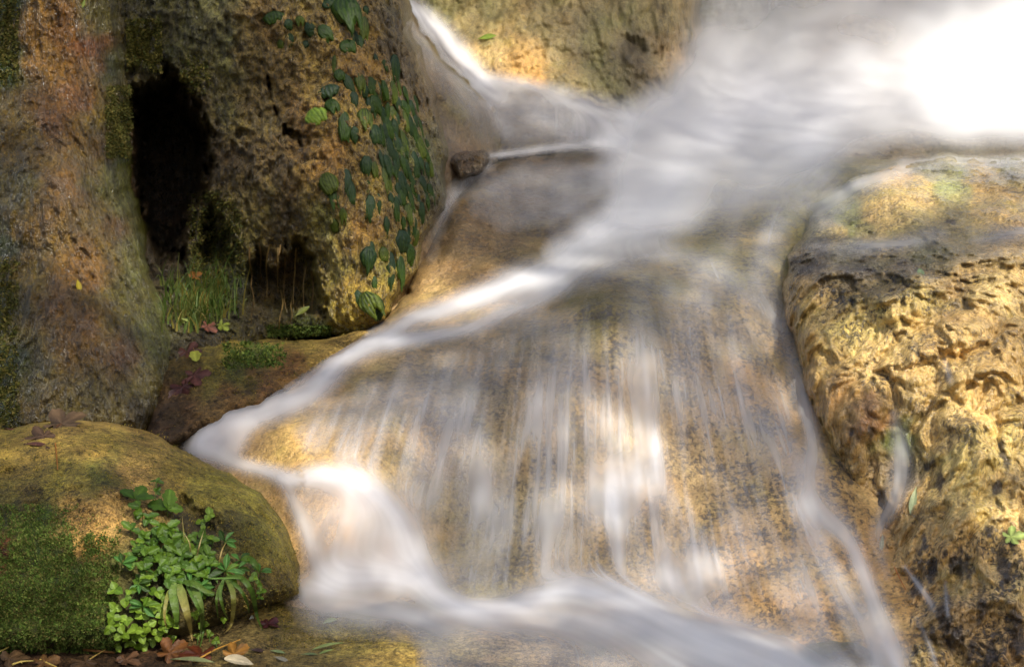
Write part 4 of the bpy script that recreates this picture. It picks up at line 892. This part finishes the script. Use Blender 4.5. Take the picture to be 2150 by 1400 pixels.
# hanging grass blades in front of the clump
BL = [leaf_mesh('blade', blade(.075), M['leaf'], c, c2, nv=18, nu=4, cup=.5, droop=.0, rib=.02, seed=i) for i, (c, c2) in enumerate([((74, 100, 52), (96, 116, 52)), ((110, 120, 60), (168, 140, 80)), ((84, 106, 52), (150, 140, 80)), ((66, 92, 52), (80, 104, 48))])]
def bent_blade(root, me_col, pts, w_, d0):
    """one blade following a photo path of (px, py, metres in front of the rock)"""
    S = catmull([(x, y, l, 0) for x, y, l in pts], 6); V = []; Cc = []; F = []
    for i, (x, y, l, _) in enumerate(S):
        p, n = surf(x, y); v = nrm(CAM - p); p = p + v * (l + .004); t = i / (len(S) - 1)
        a_, b_ = S[min(i + 1, len(S) - 1)] - S[max(i - 1, 0)], None
        side = nrm(np.cross(v, pxdir(math.degrees(math.atan2(a_[1], a_[0])))))
        hw = w_ * d0 * .5 * min(1, 0.45 + 2.5 * t) * max(.05, 1 - t ** 2.4)
        for u in (-1, 0, 1):
            V.append(p + side * hw * u - v * (0.25 * hw if u == 0 else 0) - np.array(root.location))
            Cc.append((s2l(me_col[0]) * (1 - t) + s2l(me_col[1]) * t) * (1.15 if u == 0 else 1))
        if i:
            for k in (0, 1): F.append(((i - 1) * 3 + k, (i - 1) * 3 + k + 1, i * 3 + k + 1, i * 3 + k))
    return raw_mesh('blade', V, F, M['leaf'], root, np.clip(Cc, 0, 1))
def tuft(label, x, y, blades):
    root = bpy.data.objects.new('grass_tuft', None); COL.objects.link(root); p, n = surf(x, y); root.location = p
    setp(root, label, 'grass tuft')
    for cols, w_, pts in blades: bent_blade(root, cols, pts, w_, np.linalg.norm(p - CAM) / FPX)
GR1, GR2, STR = (74, 98, 36), (90, 110, 42), (150, 128, 70)
tuft('tuft of broad grass blades hanging over the boulder clump, one turning straw yellow', 372, 1222, [
    ((GR2, GR1), 20, [(366, 1222, .03), (364, 1250, .035), (370, 1290, .03), (372, 1325, .02)]),
    (((92, 108, 46), STR), 19, [(376, 1224, .03), (384, 1255, .045), (396, 1300, .045), (404, 1345, .03)]),
    ((GR2, (100, 116, 60)), 16, [(400, 1232, .03), (414, 1248, .04), (424, 1290, .035), (420, 1340, .02)]),
    ((GR1, GR2), 14, [(384, 1220, .03), (410, 1226, .045), (432, 1240, .045), (452, 1244, .04)]),
    ((GR1, GR1), 9, [(392, 1230, .03), (410, 1262, .04), (428, 1310, .03), (416, 1375, .02)]),
    ((GR2, STR), 9, [(366, 1226, .02), (352, 1250, .03), (345, 1290, .03), (350, 1320, .02)])])
tuft('arching tuft of thin grass blades right of the broad hanging blades on the boulder', 470, 1212, [
    ((GR1, GR1), 12, [(474, 1212, .03), (505, 1212, .045), (528, 1240, .045), (536, 1275, .03), (542, 1300, .03), (552, 1322, .02)]),
    ((GR2, STR), 12, [(474, 1214, .03), (488, 1240, .045), (490, 1275, .04), (484, 1312, .025), (470, 1330, .015)]),
    ((GR1, GR2), 8, [(470, 1215, .03), (462, 1245, .04), (470, 1280, .04), (480, 1300, .03)]),
    ((GR1, GR1), 8, [(472, 1214, .03), (500, 1232, .04), (518, 1262, .04), (524, 1290, .03)]),
    ((GR2, GR1), 7, [(468, 1216, .03), (455, 1255, .035), (458, 1300, .03)]),
    (((100, 130, 60), (90, 120, 50)), 4, [(440, 1214, .04), (470, 1213, .05), (500, 1213, .05), (520, 1216, .04)]),
    ((GR1, GR1), 16, [(508, 1178, .03), (524, 1174, .045), (538, 1186, .05), (544, 1204, .04)])])
tuft('few pale straw stems standing in the upper right of the boulder clump', 410, 1170, [
    ((STR, (200, 180, 120)), 3, [(412, 1172, .02), (420, 1140, .05), (428, 1112, .05)]),
    ((STR, (200, 180, 120)), 3, [(400, 1168, .02), (398, 1140, .05), (386, 1118, .05)]),
    ((STR, STR), 3, [(460, 1180, .02), (466, 1155, .04), (476, 1135, .04)]),
    ((GR2, STR), 3, [(390, 1150, .02), (386, 1120, .04), (382, 1080, .03)])])

# grass at the cave mouth: uncountable
V, F, Cc = [], [], []
for k in range(420):
    x = random.gauss(415, 46); y = random.uniform(590, 700)
    if not (338 < x < 512) or y < 590: continue
    if x > 440: y = min(y, 660 + random.uniform(-20, 20))
    p, n = surf(x, y); h = random.uniform(.025, .06) * (1.2 if random.random() < .3 else 1); lean = RNG.normal(0, .35, 3) + np.array([.1, -.35, 0])
    v = nrm(CAM - p); sd = nrm(np.cross(v, np.array([0, 0, 1.0]) + lean * .3)); w_ = random.uniform(.0011, .0022); b0 = len(V)
    c = s2l(random.choice([(92, 112, 52), (110, 128, 66), (76, 96, 36), (124, 130, 64), (140, 126, 60)]))
    for i in range(5):
        t = i / 4; q = p + np.array([0, 0, h * t]) + lean * h * t * t - np.array([0, 0, h * .35 * t ** 3]); hw = w_ * (1 - t * .92)
        V += [q - sd * hw, q + sd * hw]; Cc += [c, c]
        if i: F.append((b0 + 2 * i - 2, b0 + 2 * i - 1, b0 + 2 * i + 1, b0 + 2 * i))
setp(raw_mesh('grass', V, F, M['leaf'], None, np.array(Cc)), kind='stuff')

# moss: tiny leaflets
def moss(name, polys, n, size, cols, hang=0.0, sizej=.5, clump=0.5):
    V, F, Cc = [], [], []
    for poly, frac in polys:
        P = np.asarray(poly, float); lo, hi = P.min(0), P.max(0); m = int(n * frac)
        X = RNG.uniform(lo[0], hi[0], m); Y = RNG.uniform(lo[1], hi[1], m)
        sd = sdist(poly, X, Y); nz = fbm(np.stack([X / 22, Y / 22, 0 * X], 1), 3)
        ok = (sd + nz * 30 + RNG.normal(0, 26, m) > 0) & (nz > -0.55 + clump * RNG.uniform(-.5, .5, m)); X, Y = X[ok], Y[ok]; nz = nz[ok]
        I = np.clip(((X - GX[0]) / ST).astype(int), 5, NX - 6); J = np.clip(((Y - GY[0]) / ST).astype(int), 5, NY - 6)
        p = at(X, Y, np.minimum(DA[J, I], DS2[J, I]))
        tx = at(GX[I + 4], GY[J], DS2[J, I + 4]) - at(GX[I - 4], GY[J], DS2[J, I - 4]); ty = at(GX[I], GY[J + 4], DS2[J + 4, I]) - at(GX[I], GY[J - 4], DS2[J - 4, I])
        nn = np.cross(tx, ty); nn /= np.linalg.norm(nn, axis=1)[:, None]
        vv = CAM - p; nn *= np.sign((nn * vv).sum(1))[:, None]
        k = len(X); a = nn * (1 - hang) + RNG.normal(0, .55, (k, 3)) + np.array([0, 0, .3 - 1.3 * hang]); a /= np.linalg.norm(a, axis=1)[:, None]
        b = np.cross(a, RNG.normal(size=(k, 3))); b /= np.linalg.norm(b, axis=1)[:, None]
        L = size * RNG.uniform(1 - sizej, 1 + sizej, k)[:, None] * (1 + .5 * nz[:, None]); W = L * .3
        base = sum(len(v) for v in V)
        V.append(np.stack([p - a * L * .2, p + a * L * .45 + b * W, p + a * L, p + a * L * .45 - b * W], 1).reshape(-1, 3))
        i4 = base + np.arange(k)[:, None] * 4; F.append(np.concatenate([i4, i4 + 1, i4 + 2, i4 + 3], 1))
        ci = RNG.randint(0, len(cols), k); cc = np.array([s2l(c) for c in cols])[ci] * RNG.uniform(.7, 1.3, (k, 1)) * (1 + .35 * nz[:, None]); Cc.append(np.repeat(cc, 4, 0))
    o = raw_mesh(name, np.concatenate(V), np.concatenate(F), M['moss'], None, np.clip(np.concatenate(Cc), 0, 1), smooth=False)
    return setp(o, kind='stuff')
moss('moss', [([(-150, 1060), (40, 1075), (100, 1062), (130, 1110), (160, 1140), (240, 1150), (250, 1200), (235, 1300), (250, 1362), (-150, 1372)], 1.0)], 70000, .0034,
     [(92, 116, 48), (108, 126, 54), (78, 98, 42), (126, 134, 66), (108, 100, 54)])
moss('moss', [([(265, 40), (330, 50), (340, 110), (330, 150), (275, 140)], .2), ([(222, 230), (276, 180), (272, 330), (232, 330)], .25), ([(0, -20), (40, 10), (34, 120), (0, 180)], .15), ([(-20, 540), (24, 560), (30, 700), (40, 880), (-20, 900)], .2),
              ([(395, 440), (450, 400), (512, 500), (512, 575), (400, 590)], .2), ([(380, 120), (440, 170), (420, 200), (380, 140)], .05)], 42000, .0045, [(84, 84, 36), (100, 96, 42), (70, 76, 34), (116, 104, 52)], hang=.5)
moss('moss', [([(560, 690), (640, 684), (695, 690), (690, 708), (620, 706), (560, 702)], .5), ([(470, 730), (560, 722), (600, 745), (540, 775), (470, 765)], .5)], 9000, .0052, [(74, 92, 34), (96, 106, 42), (60, 74, 30)], hang=.35)
moss('moss', [([(-150, 905), (150, 890), (300, 910), (450, 990), (560, 1055), (630, 1190), (645, 1255), (480, 1300), (330, 1250), (250, 1050), (-150, 1060)], .8), ([(440, 712), (560, 716), (700, 712), (740, 700), (680, 760), (560, 800), (440, 830), (390, 800)], .3), ([(560, 1265), (650, 1258), (740, 1300), (820, 1312), (760, 1360), (560, 1360)], .2)], 26000, .0022, [(128, 112, 48), (108, 100, 42), (144, 122, 58), (84, 84, 36)], clump=1.2)

# leaves, twigs and roots
def star_leaf(seed, col, lobes=5):
    r = np.random.RandomState(seed); nA, nR = 60, 6; V = [(0, 0, 0)]; F = []; Cc = [s2l(col)]
    for i in range(1, nR + 1):
        for k in range(nA):
            a = 2 * math.pi * k / nA; lob = abs(math.cos(lobes * a / 2 + 0.0)) ** 0.7; rr = (0.42 + 0.58 * lob) * (1 + .06 * math.sin(23 * a)) * (0.75 + .25 * math.cos(a - math.pi / 2)) * i / nR
            z = .10 * math.sin(3 * a + seed) * (i / nR) ** 2 + .05 * math.cos(7 * a) * (i / nR) ** 2 - .04 * (1 - abs(math.cos(lobes * a / 2)))
            V.append((rr * math.cos(a), rr * math.sin(a), z)); Cc.append(np.clip(s2l(col) * (.75 + .5 * abs(math.cos(lobes * a / 2)) ** 6 + r.uniform(-.12, .12)), 0, 1))
    for k in range(nA): F.append((0, 1 + k, 1 + (k + 1) % nA))
    for i in range(1, nR):
        for k in range(nA):
            a = 1 + (i - 1) * nA; b = 1 + i * nA; F.append((a + k, b + k, b + (k + 1) % nA, a + (k + 1) % nA))
    o = raw_mesh('dead_leaf', V, F, M['dead'], colors=np.array(Cc), link=False); me = o.data; bpy.data.objects.remove(o); return me
def lay(me, x, y, size, ang, label, cat='leaf', lift=.004, tilt=(0, 0, 0), name='fallen_leaf', petiole=None, group=None):
    p, n = surf(x, y); d = np.linalg.norm(p - CAM) / FPX; z = nrm(n + 0.25 * nrm(CAM - p) + np.array(tilt, float))
    o = linked(name, me); o.matrix_world = frame_matrix(p + z * lift, z, pxdir(ang)) @ Matrix.Diagonal((size * d,) * 3 + (1,))
    setp(o, label, cat, group)
    if petiole:
        V, F = tube([(0, 0.02, -.02), (0, -.12, .03), (.02, -.3, .06)], [.018, .014, .012], 6)
        q = raw_mesh('petiole', V, F, M['dead'], o, bc(V, petiole))
    return o
BR, DK = (96, 60, 36), (52, 28, 22)
lay(star_leaf(1, (92, 72, 50)), 130, 893, 62, -80, 'large wet brown lobed dead leaf draped over the top of the boulder', petiole=(110, 70, 40), tilt=(0, -.3, .3))
lay(star_leaf(2, (80, 60, 42)), 92, 918, 46, 120, 'brown curled dead leaf below the large one on the boulder top', tilt=(0, -.2, .2))
lay(leaf_mesh('l', lanc(.2), M['dead'], (62, 42, 34), seed=3), 98, 938, 40, 75, 'small narrow dark leaf hanging under the brown leaves on the boulder', lift=.002)
lay(leaf_mesh('l', lanc(.16), M['dead'], (72, 44, 36), seed=4), 50, 934, 50, 5, 'narrow dark leaf lying left under the brown leaves on the boulder', lift=.002)
lay(leaf_mesh('l', lanc(.14), M['dead'], (84, 48, 36), seed=4), 10, 902, 60, 8, 'long reddish brown leaf at the left end of the boulder top', lift=.003)
lay(leaf_mesh('l', lanc(.2), M['dead'], (66, 56, 32), seed=5), 118, 1018, 22, -25, 'small dark leaf stuck on the bare face of the boulder', lift=.001)
lay(star_leaf(5, (78, 46, 38)), 408, 790, 40, 60, 'purplish brown dead leaf in the crevice between pillar and ledge')
lay(star_leaf(6, (58, 32, 28)), 385, 815, 38, 100, 'dark maroon dead leaf lowest in the crevice beside the pillar')
lay(star_leaf(7, (70, 42, 34)), 392, 742, 38, -20, 'dark folded dead leaf highest in the crevice beside the pillar')
lay(leaf_mesh('l', lobed(.36), M['leaf'], (150, 152, 60), seed=7), 410, 750, 34, 80, 'pale yellow green leaf standing above the crevice leaves', lift=.014, petiole=(140, 110, 60))
lay(star_leaf(8, (120, 76, 58)), 432, 693, 24, 0, 'shiny wet brown leaf on the grass bank below the cave', lift=.01)
lay(star_leaf(9, (116, 124, 44)), 464, 688, 20, 30, 'yellow green crumpled leaf right of the shiny brown leaf', lift=.008)
lay(leaf_mesh('l', lanc(.2), M['leaf'], (150, 160, 84), seed=8), 376, 678, 22, 0, 'little pale leaf at the foot of the pale pillar ridge', lift=.012)
lay(star_leaf(10, (128, 84, 34)), 404, 604, 20, -60, 'orange dead leaf caught in the grass at the cave mouth', lift=.03)
lay(leaf_mesh('l', lanc(.2), M['leaf'], (170, 150, 30), seed=9), 161, 588, 30, 85, 'small yellow leaf stuck on the wet brown pillar', lift=.004)
lay(leaf_mesh('l', lanc(.16), M['leaf'], (128, 140, 70), seed=9), 176, -4, 26, 115, 'pale green leaf stuck at the top of the brown pillar', lift=.004)
lay(leaf_mesh('l', lanc(.18), M['leaf'], (120, 126, 60), seed=10), 622, 672, 40, -50, 'olive narrow leaf leaning over the green moss below the wall', lift=.012)
lay(leaf_mesh('l', ov(.2, .9), M['dead'], (176, 186, 176), seed=11, cup=.3), 523, 1286, 56, 82, 'pale grey speckled oval leaf on the shelf beside the boulder herbs', lift=.006, petiole=(170, 130, 60))
lay(star_leaf(12, (62, 30, 30)), 560, 1314, 30, 30, 'dark maroon curled leaf beside the pale grey oval leaf', lift=.006)
lay(leaf_mesh('l', ov(.26, .9), M['leaf'], (146, 152, 92), seed=12), 706, 1306, 30, 125, 'small pale green leaf with stalk alone on the mossy shelf', lift=.006, petiole=(170, 150, 70))
lay(leaf_mesh('l', lanc(.10), M['leaf'], (134, 146, 86), seed=13), 722, 1358, 66, 158, 'longest pale green willow leaf of the crossed pair on the shelf', lift=.008)
lay(leaf_mesh('l', lanc(.12), M['leaf'], (120, 134, 74), seed=14), 702, 1368, 36, 128, 'short green willow leaf under the longest one on the shelf', lift=.005)
lay(leaf_mesh('l', lanc(.13), M['leaf'], (104, 116, 74), seed=15), 632, 1378, 36, -22, 'dull green willow leaf left of the crossed pair on the shelf', lift=.004)
lay(leaf_mesh('l', lanc(.16), M['leaf'], (116, 130, 84), seed=16), 566, 1371, 34, 5, 'pale willow leaf with a bright green stub at the shelf edge', lift=.005)
lay(leaf_mesh('l', lanc(.2), M['dead'], (120, 114, 96), seed=17), 574, 1382, 36, 45, 'greyish wet leaf under the pale willow leaf at the shelf edge', lift=.004)
lay(leaf_mesh('l', lanc(.2), M['dead'], (56, 40, 34), seed=18), 524, 1368, 34, -20, 'dark pointed leaf between the straw and the willow leaves', lift=.004)
lay(star_leaf(20, (96, 60, 28)), 360, 1380, 44, -70, 'orange brown dead leaf below the hanging grass blades', lift=.012, tilt=(0, -.5, 0))
lay(star_leaf(21, (80, 38, 20)), 420, 1384, 48, -110, 'dark rusty dead leaf between the two orange ones at the bottom edge', lift=.008)
lay(star_leaf(22, (140, 96, 34)), 492, 1384, 36, -60, 'golden orange dead leaf at the bottom edge right of the clump', lift=.014, tilt=(0, -.5, 0))
lay(leaf_mesh('l', ov(.3), M['dead'], (180, 164, 130), seed=22), 470, 1402, 60, 0, 'pale buff dead leaf cut by the bottom edge under the golden one', lift=.016)
lay(leaf_mesh('l', lanc(.1), M['leaf'], (126, 130, 84), seed=23), 360, 1403, 90, 0, 'long pale leaf lying along the bottom edge left of the buff leaf', lift=.016)
lay(star_leaf(23, (84, 64, 42)), 20, 1392, 44, -30, 'brown dead leaf in the bottom left corner under the yellow twigs', lift=.008)
lay(star_leaf(24, (104, 74, 40)), 90, 1398, 40, 40, 'tan dead leaf right of the corner leaf along the bottom edge', lift=.008)
lay(star_leaf(25, (80, 60, 38)), 180, 1396, 40, 100, 'brown dead leaf at the bottom edge below the moss', lift=.006)
lay(star_leaf(26, (92, 66, 46)), 262, 1390, 36, 10, 'reddish brown dead leaf at the bottom edge below the yellow green sprigs', lift=.006)
lay(leaf_mesh('l', lanc(.24), M['leaf'], (128, 142, 104), seed=24), 1929, 568, 32, 98, 'pale green leaf on the dark upper face of the ochre rock', lift=.006)
lay(leaf_mesh('l', lanc(.12), M['leaf'], (176, 186, 140), seed=25), 1927, 1025, 66, 92, 'narrow pale leaf hanging on the ochre rock beside the thin stream', lift=.008)
lay(leaf_mesh('l', lanc(.10), M['leaf'], (160, 160, 130), seed=26), 1852, 1125, 46, 102, 'narrow greyish leaf under water at the edge of the ochre rock', lift=.006)
lay(star_leaf(27, (156, 170, 90)), 2122, 1134, 30, -30, 'pale green pointed leaf on the sunlit right edge of the ochre rock', lift=.01)
lay(leaf_mesh('l', lanc(.16), M['leaf'], (130, 150, 60), seed=28), 1004, 84, 40, -5, 'small bright green leaf on the sunlit bluff beside the upper stream', lift=.004)
def twig(label, pts, r, col, name='twig'):
    P = [surf(x, y)[0] + nrm(CAM - surf(x, y)[0]) * l for x, y, l in pts]; P = np.array(P); root = P[0].copy()
    V, F = tube(catmull(np.hstack([P - root, np.zeros((len(P), 1))]), 5)[:, :3], np.linspace(r, r * .6, (len(P) - 1) * 5 + 1), 6)
    o = raw_mesh(name, V, F, M['dead'], None, bc(V, col)); o.location = root; return setp(o, label, 'twig' if name == 'twig' else 'root')
twig('long straw stalk slanting over the orange leaves at the bottom edge', [(408, 1388, .02), (450, 1364, .025), (504, 1342, .015)], .0016, (190, 140, 60))
twig('short thick brown twig at the foot of the moss', [(176, 1363, .008), (205, 1366, .008), (240, 1369, .008)], .0024, (120, 84, 44))
twig('thin straw stalk leaning on the short brown twig', [(180, 1388, .01), (222, 1362, .016)], .001, (190, 158, 84))
twig('dark thin twig lying across the moss', [(78, 1371, .008), (122, 1346, .01)], .0012, (54, 40, 28))
twig('yellow twig in the far bottom left corner', [(0, 1367, .01), (19, 1357, .012)], .0014, (214, 188, 96))
twig('bright yellow forked twig over the corner leaves', [(26, 1394, .02), (46, 1388, .02), (76, 1386, .02)], .0016, (206, 180, 96))
twig('upright yellow twig crossing the forked twig', [(40, 1374, .02), (46, 1392, .02)], .0014, (214, 190, 106))
twig('yellow stick at the bottom edge right of the corner leaves', [(84, 1384, .02), (120, 1400, .02)], .0016, (200, 170, 84))
twig('orange leaf stalk hanging down from the brown leaf on the boulder', [(116, 930, .006), (119, 960, .006), (121, 986, .005)], .0011, (150, 94, 40))
twig('thin orange stalk on the lower edge of the ochre rock', [(1878, 1190, .008), (1890, 1215, .008), (1902, 1238, .006)], .0009, (170, 96, 50))
twig('pale bent root crossing the slit in the tufa wall', [(572, 284, .006), (590, 306, .008), (612, 324, .006)], .0009, (150, 120, 80))
for k, (x, y0, y1) in enumerate([(526, 520, 600), (548, 510, 590), (562, 515, 625), (579, 520, 612), (584, 515, 560), (600, 540, 650), (620, 520, 640), (640, 560, 660), (530, 600, 680), (590, 610, 690), (612, 620, 680), (655, 570, 650)]):
    a = [(x + random.uniform(-5, 5), y0 + (y1 - y0) * t, .03 + .03 * math.sin(t * 3)) for t in (0, .35, .7, 1)]
    o = twig('thin pale root hanging in the dark niche of the tufa wall', a, random.uniform(.0009, .0022), random.choice([(120, 96, 58), (96, 76, 44), (134, 110, 64)]), name='hanging_root')
    setp(o, group='roots hanging in the niche')
